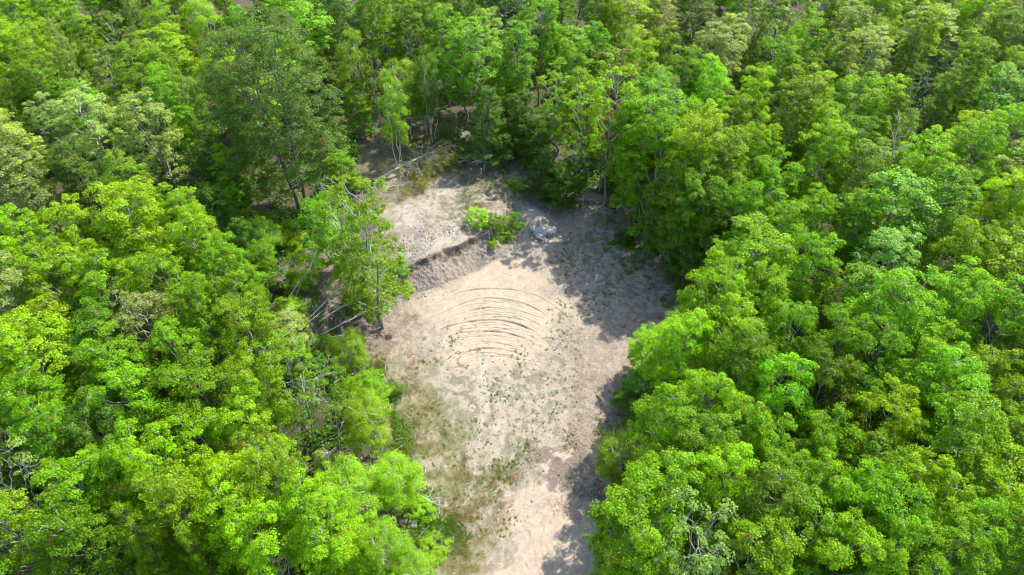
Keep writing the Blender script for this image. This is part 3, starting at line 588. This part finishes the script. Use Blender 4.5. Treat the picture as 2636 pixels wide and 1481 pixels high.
# ------------------------------------------------------------------ leaning, fallen and dead wood
def gpt(px, py, h):
    """point h metres above the ground seen at that pixel"""
    z = zat(*at(px, py, 0)[:2]); q = at(px, py, z + h); return q
def limb_tree(name, label, cat, path, r0, mat, twigs, leafn, tint, seed, group=None, side=None, rtip=.012, tl=(.5, 1.4), lsize=(.09, .06)):
    """a stem along pixel/height points with side branches; leaves along the outer ones"""
    rng = np.random.default_rng(seed); P = np.array([gpt(*p) for p in path]); base = P[0].copy(); t = np.linspace(0, 1, len(P)); tt = np.linspace(0, 1, 14)
    Q = np.stack([np.interp(tt, t, P[:, k]) for k in range(3)], 1); Q[1:-1] = (Q[:-2] + 2 * Q[1:-1] + Q[2:]) / 4; Q[1:-1] += rng.normal(0, .02, (12, 3))
    L = np.linalg.norm(Q[-1] - Q[0]); Q -= base
    tr = Tubes(); tr.add(Q, np.linspace(r0, rtip, 14), 7); br = Tubes() if leafn and twigs > 8 else tr; CL = []; D0 = unit(Q[-1] - Q[0])
    for i in range(twigs):
        u = rng.uniform(.25, .97); st = np.array([np.interp(u, tt, Q[:, k]) for k in range(3)])
        d = unit(rng.normal(size=3) * np.array([1, 1, .55]) + D0 * .9 + (np.array(side) if side is not None else 0)); l = rng.uniform(*tl) * (1.25 - .7 * u) * L / 5
        en = st + d * l; br.add(bend(st, en, rng, .05, 5, .05), np.linspace(.02, .005, 5) * (r0 / .06) ** .5, 4)
        for j in range(3):
            s2 = st + (en - st) * rng.uniform(.3, .9); e2 = s2 + unit(d + rng.normal(0, .5, 3)) * l * .4; br.add(bend(s2, e2, rng, .03, 3, .05), [.008, .006, .004], 3); CL.append(e2)
        CL.append(en)
    if br is tr: root = obj(name, tr.mesh(name, mat), None, base)
    else:
        root = bpy.data.objects.new(name, None); COL.objects.link(root); root.location = base; root.empty_display_size = .3
        obj('trunk', tr.mesh('trunk', mat), root); obj('branches', br.mesh('branches', mat if mat is not BIRCH else BRANCH), root)['kind'] = 'stuff'
    if leafn:
        CL = np.array(CL); V, F, A = clumps_to_leaves(CL, unit(rng.normal(size=CL.shape)), .3, leafn, *lsize, rng, droop=.2)
        c = obj('crown', mesh_np('crown', V, F, LEAF, attr=A), root); c.color = (*TINT[tint], 1)
    tag(root, label, cat, group); return root
TINT['f'] = (.21, .225, .028)
limb_tree('fallen_birch', 'fallen birch with fine golden twigs lying across the back of the clearing', 'fallen tree',
          [(982, 456, .5), (1040, 425, .8), (1080, 405, 1.1), (1120, 388, 1.3), (1160, 374, 1.5)], .10, BIRCH, 95, 30, 'f', 1, side=(.3, -1.5, -.25), tl=(1.3, 2.6), lsize=(.075, .05))
limb_tree('fallen_branch', 'long thin pale branch lying below the fallen birch', 'branch', [(1000, 482, .1), (1030, 478, .25), (1070, 462, .3), (1100, 440, .3)], .035, BIRCH, 44, 44, 'f', 2, side=(.4, -1.1, 0), tl=(1.2, 2.6), lsize=(.075, .05))
LB = 'birches leaning over the left bank'
TG = 'dead stems tangled on the left bank'
for k, (p, lab) in enumerate([([(770, 850, .1), (830, 800, .7), (880, 775, .9)], 'bare grey stem crossing low between the leaning birches'), ([(850, 905, .1), (905, 875, .4), (965, 868, .5)], 'thin bare stem above the small lime birch'), ([(880, 830, .1), (940, 800, .6), (1010, 800, .5)], 'bare stem reaching to the tall aspen foot'), ([(770, 700, .1), (800, 640, 1.5), (860, 615, 2.4)], 'bare arching stem behind the bowed birch'), ([(905, 850, .1), (935, 835, .3), (985, 845, .2)], 'short bare stem lying beside the tall aspen foot'), ([(735, 640, .1), (700, 600, 1.2), (660, 590, 2.0)], 'bare bent stem under the bowed lime birch'), ([(845, 470, .4), (880, 500, .5), (930, 505, .4)], 'bare stem lying right of the oak on the plateau')]):
    limb_tree('dead_branch', lab, 'branch', p, .04, DEAD, 14, 0, 'g', 80 + k, TG, tl=(1, 2.4))
for k, (path, r, tw, lf, lab, ti) in enumerate([
    ([(722, 800, 0), (760, 740, 1.6), (797, 688, 3.0), (815, 650, 3.6)], .055, 14, 22, 'leaning pale birch stem farthest left on the bank', 'y'),
    ([(757, 770, 0), (775, 730, 1.2), (800, 690, 2.4), (815, 640, 3.4)], .045, 12, 22, 'thin birch stem leaning beside the leftmost leaning stem', 'y'),
    ([(800, 815, 0), (850, 765, 1.1), (895, 722, 2.2), (930, 690, 2.8)], .06, 14, 20, 'leaning birch stem pointing to the aspen clump', 'g'),
    ([(823, 828, 0), (870, 795, .8), (925, 768, 1.5), (970, 745, 2.0)], .05, 14, 12, 'bent birch stem under the aspen clump', 'y'),
    ([(826, 862, 0), (880, 834, .5), (935, 806, 1.0), (990, 782, 1.6)], .06, 10, 6, 'long white birch stem leaning low across to the tall aspen', 'g'),
    ([(836, 869, 0), (865, 866, .3), (897, 860, .5)], .035, 4, 0, 'short white fallen stem nearest the small lime birch', 'g'),
    ([(690, 730, 0), (740, 672, 2.0), (800, 642, 3.0), (860, 650, 2.6), (905, 682, 1.4)], .055, 16, 26, 'birch bowed into an arch above the leaning stems', 'y'),
    ([(620, 800, 0), (670, 740, 1.8), (735, 680, 3.2), (765, 668, 3.5)], .05, 14, 22, 'birch leaning right out of the left forest', 'y')]):
    limb_tree('leaning_birch', lab, 'birch', path, r, BIRCH, tw, lf, ti, 20 + k, LB)
limb_tree('dead_tree', 'bleached dead treetop of bare forked branches right of the oak foot', 'dead tree', [(852, 545, .2), (845, 520, 1.0), (838, 495, 1.9), (830, 478, 2.4)], .05, DEAD, 12, 0, 'g', 40, side=(-.7, 0, .6), tl=(1.2, 2.2))
limb_tree('dead_branch', 'upper long bare branch falling right from the dark oak', 'branch', [(790, 424, 5.0), (830, 448, 3.6), (870, 478, 2.2)], .04, DEAD, 8, 0, 'g', 41, side=(.5, 0, -.4))
limb_tree('dead_branch', 'lower long bare branch falling right from the dark oak', 'branch', [(755, 425, 5.5), (800, 460, 3.8), (850, 484, 2.4), (900, 500, 1.2)], .045, DEAD, 10, 0, 'g', 42, side=(.5, 0, -.4))
limb_tree('dead_branch', 'bleached forked dead branch at lower left of the clearing', 'branch', [(1060, 1266, .9), (1090, 1280, .7), (1115, 1293, .5), (1136, 1306, .2)], .04, DEAD, 10, 0, 'g', 43, side=(.4, .3, -.2), tl=(1.5, 3.5))
limb_tree('dead_branch', 'forked bare stick behind the sand mound', 'branch', [(1408, 556, .1), (1418, 535, .5), (1425, 512, 1.1)], .03, DEAD, 6, 0, 'g', 44, tl=(1.5, 3))
limb_tree('dead_branch', 'bare fallen branch right of the shaded boulder', 'branch', [(1515, 553, .05), (1540, 540, .1), (1560, 533, .15)], .035, DEAD, 7, 0, 'g', 45, tl=(1.5, 3))
limb_tree('dead_branch', 'thin bare branch showing under the bright maples right of the pit', 'branch', [(1632, 560, .6), (1665, 556, .8), (1690, 545, 1.2)], .03, DEAD, 6, 0, 'g', 46, tl=(1.5, 3))
limb_tree('dead_branch', 'short bare stick on the grass at the bottom left', 'branch', [(1078, 1412, .1), (1100, 1406, .12)], .022, DEAD, 3, 0, 'g', 47, tl=(1, 2))
limb_tree('dead_branch', 'pale bare branch arching out left of the lime birches', 'branch', [(915, 335, .8), (945, 320, 1.6), (985, 316, 1.7)], .035, DEAD, 6, 0, 'g', 48, tl=(1, 2))
limb_tree('dead_branch', 'dark dead limb lying on the bank right of the tall aspen', 'branch', [(1000, 745, .1), (1020, 725, .2), (1036, 708, .3)], .04, BARK, 8, 0, 'g', 49, tl=(1.5, 3))
for k, (p, lab) in enumerate([([(2286, 470, 7), (2300, 380, 10.5), (2318, 300, 13)], 'bare grey dead tree among the hemlocks on the right'), ([(810, 1136, 0), (790, 1040, 4.4), (772, 960, 8.0)], 'bare dead trunk standing in the left forest edge'),
                              ([(873, 1150, 0), (868, 1100, 2.2), (878, 1030, 4.6)], 'thin dead trunk right of the tall bare one'), ([(853, 1235, 0), (846, 1160, 3.2)], 'snapped dead trunk beside the very small pine')]):
    limb_tree('dead_tree', lab, 'dead tree', p, .07, BRANCH, 12, 0, 'g', 60 + k, tl=(.8, 1.6))
# brush pile and cut stubs
def pile(name, label, px, py, n, ln, spread, seed, r=.045):
    rng = np.random.default_rng(seed); b = gpt(px, py, 0); root = bpy.data.objects.new(name, None); COL.objects.link(root); root.location = b
    for i in range(n):
        c = np.array([rng.normal(0, spread), rng.normal(0, spread * .7), .12 + .55 * rng.random() * (1 - i / n * .5)]); a = rng.uniform(-.5, .9); l = rng.uniform(.6, 1) * ln
        d = np.array([math.cos(a), math.sin(a), rng.normal(0, .15)]) * l / 2; t = Tubes(); t.add(bend(c - d, c + d, rng, 0, 4, .05), np.linspace(r, r * .6, 4) * rng.uniform(.7, 1.2), 5)
        obj('log', t.mesh('log', DEAD), root)
    tag(root, label, 'wood pile')
pile('brush_pile', 'heap of bleached sticks and logs in the shade of the dark pines', 1212, 416, 26, 1.5, .5, 3, .05)
pile('brush_pile', 'two crossed sticks on the ground right of the stick heap', 1253, 422, 2, 1.1, .15, 4)
for k, (a, b) in enumerate([(1238, 449), (1246, 438)]):
    q = gpt(a, b, 0); t = Tubes(); t.add([(0, 0, -.1), (0.02, 0, .3), (.05, .01, .62 - .1 * k)], [.07, .06, .055], 7); t.add([(.05, .01, .62 - .1 * k), (.05, .01, .625 - .1 * k)], [.055, .001], 7)
    tag(obj('cut_stub', t.mesh('cut_stub', DEAD), None, q), ['nearer pale upright stub on the back slope', 'farther upright stub just behind the nearer one'][k], 'stump', 'cut stubs')

# ------------------------------------------------------------------ rocks
def rock_mesh(name, sx, sy, sz, seed, mat, sub=3, facets=9):
    import bmesh
    bm = bmesh.new(); bmesh.ops.create_icosphere(bm, subdivisions=sub, radius=1); rng = np.random.default_rng(seed)
    N = unit(rng.normal(size=(facets, 3))); D = rng.uniform(.5, .82, facets)
    for v in bm.verts:
        p = np.array(v.co)
        for n, d in zip(N, D):
            e = p @ n - d
            if e > 0: p = p - n * e
        p *= 1 + (vnoise(np.array([p[0]]), np.array([p[1] + p[2]]), .35, seed)[0] - .5) * .12
        v.co = Vector((p[0] * sx, p[1] * sy, p[2] * sz))
    me = bpy.data.meshes.new(name); bm.to_mesh(me); bm.free(); me.materials.append(mat); return me
RK = 'boulders and loose stones'
for (px, py, sx, sy, sz, h, rz, mat, lab, nm) in [
    (1392, 588, .62, .48, .42, .25, .3, STONE, 'large grey boulder on top of the sand mound', 'boulder'),
    (1412, 596, .42, .38, .42, .16, 1.2, STONE, 'dark boulder wedged right of the largest one', 'boulder'),
    (1392, 610, .50, .38, .32, .12, 2.2, STONE, 'flat grey boulder at the front foot of the mound', 'boulder'),
    (1372, 580, .32, .3, .28, .3, .7, STONE, 'small dark boulder behind the left of the largest one', 'boulder'),
    (1490, 512, .68, .5, .42, .2, -.5, STONE, 'lone pale grey boulder in the shade under the maples', 'boulder'),
    (1379, 623, .17, .13, .14, .05, .1, PALESTONE, 'upright pale stone in front of the boulders', 'stone'),
    (1380, 606, .15, .12, .11, .07, .9, PALESTONE, 'pale stone left of the flat boulder', 'stone'),
    (1370, 611, .13, .1, .09, .05, .4, STONE, 'small grey stone farthest left below the mound', 'stone'),
    (1398, 622, .12, .1, .08, .03, .4, STONE, 'small grey stone right of the upright pale stone', 'stone'),
    (1404, 569, .10, .08, .08, .05, .4, PALESTONE, 'small white stone on top of the mound', 'stone'),
    (1328, 815, .20, .14, .10, .06, .2, PALESTONE, 'white stone lying among the curved wheel ruts', 'stone'),
    (1587, 1024, .14, .11, .08, .04, -.2, PALESTONE, 'white block of stone on the leaf litter at right', 'stone'),
    (1371, 1290, .12, .14, .10, .05, .3, PALESTONE, 'small white stone on the lower right sand', 'stone'),
    (1553, 596, .09, .08, .06, .03, 0, PALESTONE, 'tiny white stone in the shade below the maples', 'stone'),
    (1477, 571, .09, .07, .05, .03, 0, PALESTONE, 'tiny pale stone between the mound and the lone boulder', 'stone'),
    (1146, 1202, .10, .08, .05, .03, 0, PALESTONE, 'tiny white stone on the grass strip', 'stone'),
    (1755, 812, .14, .12, .08, .03, 0, STONE, 'grey stone in the shade at the right edge of the pit', 'stone'),
    (1462, 618, .20, .12, .10, .03, 1.0, STONE, 'dark flat stone in the weeds right of the mound', 'stone')]:
    bs = 1.2 if sx > .25 else 1.0; q = gpt(px, py, 0); q[2] = zat(q[0], q[1]) + h * .6
    o = obj(nm, rock_mesh(nm, sx * bs, sy * bs, sz * bs, int(px * 7 + py), mat, 3 if sx > .3 else 2), None, q); o.rotation_euler = (0, 0, rz); tag(o, lab, 'boulder' if nm == 'boulder' else 'stone', RK)
# squared block of stone under the left birches, with a notch worn in it
q = gpt(1063, 1352, 0); import bmesh
def chipped_box(name, sx, sy, sz, mat, seed, bev=.03, jit=.02):
    bm = bmesh.new(); bmesh.ops.create_cube(bm, size=1)
    for v in bm.verts: v.co = Vector((v.co.x * sx, v.co.y * sy, v.co.z * sz))
    bmesh.ops.subdivide_edges(bm, edges=bm.edges[:], cuts=3, use_grid_fill=True); rng = np.random.default_rng(seed)
    for v in bm.verts: v.co += Vector(rng.normal(0, jit, 3))
    me = bpy.data.meshes.new(name); bm.to_mesh(me); bm.free(); me.materials.append(mat); return me
o = obj('stone_slab', chipped_box('stone_slab', .48, .42, .24, PALESTONE, 3), None, (q[0], q[1], zat(q[0], q[1]) + .08)); o.rotation_euler = (0, .05, .1)
tag(o, 'squared pale stone slab under the birches below the dead branch', 'stone', RK)
o = obj('stone_slab', chipped_box('stone_slab', .34, .22, .16, PALESTONE, 4), None, (*gpt(930, 1020, 0)[:2], zat(*gpt(930, 1020, 0)[:2]) + .05)); o.rotation_euler = (0, .1, .5)
tag(o, 'small squared pale stone at the left forest edge', 'stone', RK)
# stack of weathered red and grey boards beneath the low dark maple
RED = flat_material('weathered_red_paint', (.34, .09, .06)); GREYB = flat_material('weathered_board', (.36, .35, .35))
root = bpy.data.objects.new('board_stack', None); COL.objects.link(root); q = gpt(1640, 965, 0); root.location = q; root.rotation_euler = (0, 0, .9)
for k in range(8):
    o = obj('board', chipped_box('board', 1.15, .09, .035, RED if k in (1, 2, 5) else GREYB, k, jit=.004), root)
    o.location = (.05 * math.sin(k * 2.1), -.55 + .145 * k, .03 + .05 * (k % 3)); o.rotation_euler = (0, 0, .1 * math.sin(k * 1.7))
tag(root, 'loose stack of weathered red and grey boards under the low dark maple', 'boards')

# ------------------------------------------------------------------ small cover: weeds, dead leaves, gravel, straw
def scatter(poly, n, rng, keep=None):
    P = np.array(poly, float); out = []
    px = rng.uniform(P[:, 0].min(), P[:, 0].max(), n * 3); py = rng.uniform(P[:, 1].min(), P[:, 1].max(), n * 3); k = inpoly(px, py, P)
    px, py = px[k][:n], py[k][:n]; px = px + (fbm(px, py, 90, 201, 3) - .5) * 150 + rng.normal(0, 14, len(px)); py = py + (fbm(px, py, 90, 205, 3) - .5) * 150 + rng.normal(0, 14, len(py)); pr = R_(PITCH); dy = -(py - PH / 2) / FPX; dx = (px - PW / 2) / FPX
    dz = -math.sin(pr) + dy * math.cos(pr); yy = math.cos(pr) + dy * math.sin(pr); q = -CAMH / dz
    x, y = dx * q, yy * q
    if keep is not None: m = keep(x, y); x, y = x[m], y[m]
    return x, y
rg = np.random.default_rng(9)
def weeds(name, label, spots, tint, leaf, nl, rad, seed, mat=LEAF, hgt=.10):
    rng = np.random.default_rng(seed); x = np.concatenate([s[0] for s in spots]); y = np.concatenate([s[1] for s in spots]); z = height(x, y)
    n = len(x); s = rng.lognormal(0, .35, n); k = rng.poisson(nl * s); i = np.repeat(np.arange(n), k); m = len(i); a = rng.uniform(0, 2 * PI, m); r = rad * s[i] * np.sqrt(rng.random(m))
    C = np.stack([x[i] + r * np.cos(a), y[i] + r * np.sin(a), z[i] + .02 + hgt * s[i] * rng.random(m) * (1.1 - r / (rad * s[i] + 1e-6))], 1)
    N = unit(np.stack([np.cos(a) * .5, np.sin(a) * .5, np.ones(m)], 1) + rng.normal(0, .4, (m, 3))); V, F = leaf_quads(C, N, leaf[0] * rng.uniform(.7, 1.3, m), leaf[1], rng)
    tone = np.clip(rng.normal(.5, .15, m), 0, 1); A = np.repeat(np.stack([tone, 0 * tone, 0 * tone, 0 * tone + 1], 1), 4, 0)
    o = obj(name, mesh_np(name, V, F, mat, attr=A)); o.color = (*tint, 1); tag(o, label, name.replace('_', ' '), kind='stuff'); return o
ALL = [(980, 480), (1300, 470), (1560, 560), (1750, 720), (1760, 860), (1580, 900), (1620, 1090), (1540, 1180), (1600, 1481), (1110, 1481), (1060, 1250), (960, 950), (1060, 760), (1000, 560)]
patch = lambda t, sc, sd_: (lambda x, y: fbm(x, y, sc, sd_, 3) + rg.normal(0, .05, len(x)) > t)
weeds('weeds', 'scattered small green weeds over the sandy clearing', [
    scatter([(1400, 600), (1560, 570), (1700, 700), (1600, 860), (1480, 800), (1400, 700)], 650, rg, patch(.50, 1.2, 91)), scatter([(1400, 600), (1560, 570), (1700, 700), (1600, 860), (1480, 800)], 140, rg),
    scatter([(1080, 830), (1500, 850), (1560, 1100), (1400, 1200), (1230, 1200), (1100, 1000)], 750, rg, patch(.5, 1.6, 93)), scatter([(1250, 900), (1450, 950), (1420, 1180), (1240, 1200)], 150, rg),
    scatter([(1210, 1130), (1380, 1150), (1330, 1400), (1240, 1400)], 300, rg, patch(.5, .8, 95)), scatter([(1440, 1180), (1560, 1180), (1560, 1260), (1430, 1240)], 50, rg), scatter([(1390, 750), (1520, 830), (1500, 900), (1400, 860)], 70, rg),
    scatter([(1540, 1000), (1620, 1000), (1620, 1100), (1520, 1100)], 170, rg), scatter([(1230, 430), (1350, 450), (1330, 520), (1250, 540)], 200, rg, patch(.46, .8, 96)), scatter([(1080, 470), (1290, 480), (1240, 590), (1100, 560)], 170, rg, patch(.5, .8, 97)),
    scatter([(940, 900), (1060, 900), (1200, 1200), (1200, 1481), (1100, 1481), (1060, 1250), (960, 1000)], 700, rg, patch(.52, 1.0, 98)), scatter([(1060, 1300), (1200, 1380), (1180, 1450), (1060, 1450)], 300, rg)],
    (.085, .17, .012), (.065, .04), 11, .075, 1, hgt=.08)
def forest_floor(n, rng):
    y = rng.uniform(9, 84, n * 2); x = rng.uniform(-1, 1, n * 2) * ((y + 29) * .53 + 8); k = ~inpoly(x, y, KEEP); x, y = x[k], y[k]
    k = fbm(x, y, 4, 131, 3) + rng.normal(0, .05, len(x)) > .36; return x[k][:n], y[k][:n]
weeds('undergrowth', 'leafy green undergrowth on the forest floor between the trunks', [forest_floor(8000, rg)], (.09, .235, .006), (.22, .15), 19, .62, 7, hgt=1.3)
def blades(name, label, spots, tint, nb, h, spread, seed, width=.012):
    rng = np.random.default_rng(seed); x = np.concatenate([s[0] for s in spots]); y = np.concatenate([s[1] for s in spots]); z = height(x, y); n = len(x)
    i = np.repeat(np.arange(n), nb); m = len(i); a = rng.uniform(0, 2 * PI, m); B = np.stack([x[i] + rng.normal(0, spread, m), y[i] + rng.normal(0, spread, m), z[i] - .01], 1)
    hh = h * rng.uniform(.5, 1.3, m); T = B + np.stack([np.cos(a) * hh * .8, np.sin(a) * hh * .8, hh], 1); W = np.stack([-np.sin(a), np.cos(a), 0 * a], 1) * width
    V = np.stack([B - W, B + W, T], 1).reshape(-1, 3); F = np.arange(m * 3).reshape(m, 3); tone = np.clip(rng.normal(.5, .18, m), 0, 1)
    A = np.repeat(np.stack([tone, 0 * tone, 0 * tone, 0 * tone + 1], 1), 3, 0)
    o = obj(name, mesh_np(name, V, F, LEAF, attr=A)); o.color = (*tint, 1); tag(o, label, name.replace('_', ' '), kind='stuff'); return o
GL = [(930, 880), (1040, 880), (1120, 1000), (1210, 1130), (1260, 1300), (1230, 1481), (1080, 1481), (1050, 1250), (960, 1050)]
blades('dry_grass', 'thin olive and straw grass down the left side of the clearing', [scatter(GL, 16000, rg, patch(.42, 1.3, 101)), scatter([(1210, 1100), (1360, 1130), (1320, 1400), (1230, 1481)], 3000, rg, patch(.46, 1, 102)),
    scatter([(910, 350), (1200, 350), (1330, 450), (1300, 520), (1080, 480), (950, 450)], 4200, rg)], (.25, .215, .085), 5, .07, .06, 2)
blades('green_grass', 'short green grass at the foot of the left trees', [scatter([(930, 880), (1010, 900), (1080, 1100), (1140, 1300), (1180, 1420), (1080, 1481), (1040, 1300), (960, 1050)], 5200, rg, patch(.47, .9, 103)),
    scatter([(1060, 1290), (1150, 1310), (1150, 1450), (1060, 1450)], 1500, rg), scatter([(1170, 510), (1290, 500), (1250, 590), (1190, 580)], 900, rg)], (.10, .155, .02), 6, .10, .06, 3)
def flakes(name, label, spots, size, tints, seed, lift=.02):
    rng = np.random.default_rng(seed); x = np.concatenate([s[0] for s in spots]); y = np.concatenate([s[1] for s in spots]); z = height(x, y) + lift; m = len(x)
    N = unit(np.stack([0 * x, 0 * x, 0 * x + 1.3], 1) + rng.normal(0, .45, (m, 3))); V, F = leaf_quads(np.stack([x, y, z], 1), N, size * rng.uniform(.6, 1.4, m), size * .7 * rng.uniform(.6, 1.2, m), rng)
    tone = rng.random(m); A = np.repeat(np.stack([tone, 0 * tone, 0 * tone, 0 * tone + 1], 1), 4, 0)
    o = obj(name, mesh_np(name, V, F, NEEDLE, attr=A)); o.color = (*tints, 1); tag(o, label, 'dead leaves', kind='stuff')
flakes('fallen_leaves', 'pale brown dead leaves strewn over sand and forest floor', [scatter([(1480, 840), (1640, 860), (1660, 1120), (1560, 1180), (1430, 1110), (1500, 980)], 9000, rg),
    scatter([(1340, 1180), (1400, 1150), (1590, 1140), (1590, 1300), (1440, 1300), (1350, 1250)], 4500, rg, patch(.47, .9, 71)), scatter(ALL, 6000, rg), scatter([(920, 780), (1080, 740), (1060, 900), (930, 880)], 3000, rg),
    scatter([(740, 600), (1000, 560), (1060, 760), (900, 960), (760, 900)], 6000, rg), scatter([(1080, 600), (1250, 500), (1250, 600), (1120, 650)], 1500, rg), scatter([(1600, 600), (1800, 720), (1780, 900), (1600, 860)], 4000, rg)], .075, (.33, .26, .21), 5)
def gravel(name, label, spots, size, mat, seed):
    rng = np.random.default_rng(seed); x = np.concatenate([s[0] for s in spots]); y = np.concatenate([s[1] for s in spots]); z = height(x, y); m = len(x)
    O = np.array([[1, 0, 0], [-1, 0, 0], [0, 1, 0], [0, -1, 0], [0, 0, 1], [0, 0, -1]], float); s = size * rng.lognormal(0, .45, m)[:, None, None] * rng.uniform(.6, 1.2, (m, 6, 1)) * np.array([1, 1, .7]); a = rng.uniform(0, 6.28, m)
    R3 = np.zeros((m, 3, 3)); R3[:, 0, 0] = np.cos(a); R3[:, 0, 1] = -np.sin(a); R3[:, 1, 0] = np.sin(a); R3[:, 1, 1] = np.cos(a); R3[:, 2, 2] = 1
    V = (np.einsum('mij,mkj->mki', R3, O[None] * s) + np.stack([x, y, z + size * .3], 1)[:, None]).reshape(-1, 3)
    T = np.array([[0, 2, 4], [2, 1, 4], [1, 3, 4], [3, 0, 4], [2, 0, 5], [1, 2, 5], [3, 1, 5], [0, 3, 5]]); F = (T[None] + np.arange(m)[:, None, None] * 6).reshape(-1, 3)
    tag(obj(name, mesh_np(name, V, F, mat)), label, 'gravel', kind='stuff')
GRAV = stone_material('gravel_stone', (.22, .22, .21), (.48, .46, .43), (.34, .31, .28))
gravel('gravel', 'loose gravel and stones along the foot of the cut bank', [scatter([(1120, 735), (1140, 745), (1320, 660), (1330, 620), (1290, 600), (1240, 640), (1220, 700)], 1500, rg), scatter([(1060, 650), (1110, 660), (1140, 740), (1060, 760)], 1300, rg),
    scatter([(1330, 590), (1360, 580), (1400, 640), (1290, 660)], 500, rg), scatter(ALL, 2200, rg), scatter([(1450, 700), (1750, 700), (1760, 880), (1560, 850)], 900, rg)], .028, GRAV, 6)
weeds('seedlings', 'ragged fringe of leafy seedlings along the edges of the clearing', [scatter([(1555, 545), (1660, 640), (1770, 740), (1790, 800), (1740, 830), (1620, 680), (1540, 590)], 150, rg), scatter([(1590, 1080), (1640, 1080), (1620, 1330), (1560, 1320)], 60, rg),
    scatter([(930, 930), (985, 940), (1080, 1200), (1130, 1460), (1070, 1460), (1000, 1200)], 170, rg), scatter([(740, 620), (960, 560), (1020, 700), (900, 900), (760, 880)], 220, rg), scatter([(910, 340), (1340, 400), (1420, 500), (1330, 520), (1200, 430), (930, 400)], 110, rg), scatter([(1600, 1340), (1560, 1480), (1620, 1480)], 30, rg)],
    (.095, .20, .008), (.10, .07), 34, .26, 12, hgt=.38)
SOIL = flat_material('dark_soil', (.12, .085, .06))
gravel('soil_clods', 'dark crumbling soil clods below the lip of the cut bank', [scatter([(1070, 655), (1250, 585), (1260, 615), (1180, 650), (1090, 690)], 260, rg), scatter([(1030, 660), (1100, 660), (1140, 745), (1060, 770)], 420, rg), scatter([(1240, 600), (1330, 590), (1330, 650), (1260, 670)], 160, rg)], .04, SOIL, 14)
def sticks(name, label, spots, seed):
    rng = np.random.default_rng(seed); x = np.concatenate([s[0] for s in spots]); y = np.concatenate([s[1] for s in spots]); T = Tubes()
    for a, b in zip(x, y):
        l = rng.uniform(.2, 1.0); t = rng.uniform(0, PI); d = np.array([math.cos(t), math.sin(t)]) * l / 2; p, q = np.array([a, b]) - d, np.array([a, b]) + d
        T.add(bend((*p, zat(*p) + .03), (*q, zat(*q) + rng.uniform(.02, .25)), rng, .03, 4, .08), [.014, .012, .009, .005], 3)
    tag(obj(name, T.mesh(name, DEAD)), label, 'twigs', kind='stuff')
sticks('twigs', 'bare twigs and dead sticks littering the banks and forest edge', [scatter([(740, 600), (1000, 600), (1050, 760), (900, 940), (740, 900)], 260, rg), scatter([(1560, 520), (1800, 720), (1780, 900), (1640, 880)], 90, rg),
    scatter([(910, 340), (1330, 400), (1330, 520), (1000, 520)], 110, rg), scatter([(1050, 640), (1110, 650), (1140, 740), (1060, 770)], 60, rg), scatter([(1560, 1000), (1640, 1000), (1600, 1300), (1500, 1250)], 50, rg), scatter([(950, 950), (1060, 1000), (1150, 1450), (1060, 1450)], 60, rg)], 8)
print('scene done', len(bpy.data.objects), 'tris', sum(len(m.loops) - 2 * len(m.polygons) for m in bpy.data.meshes))
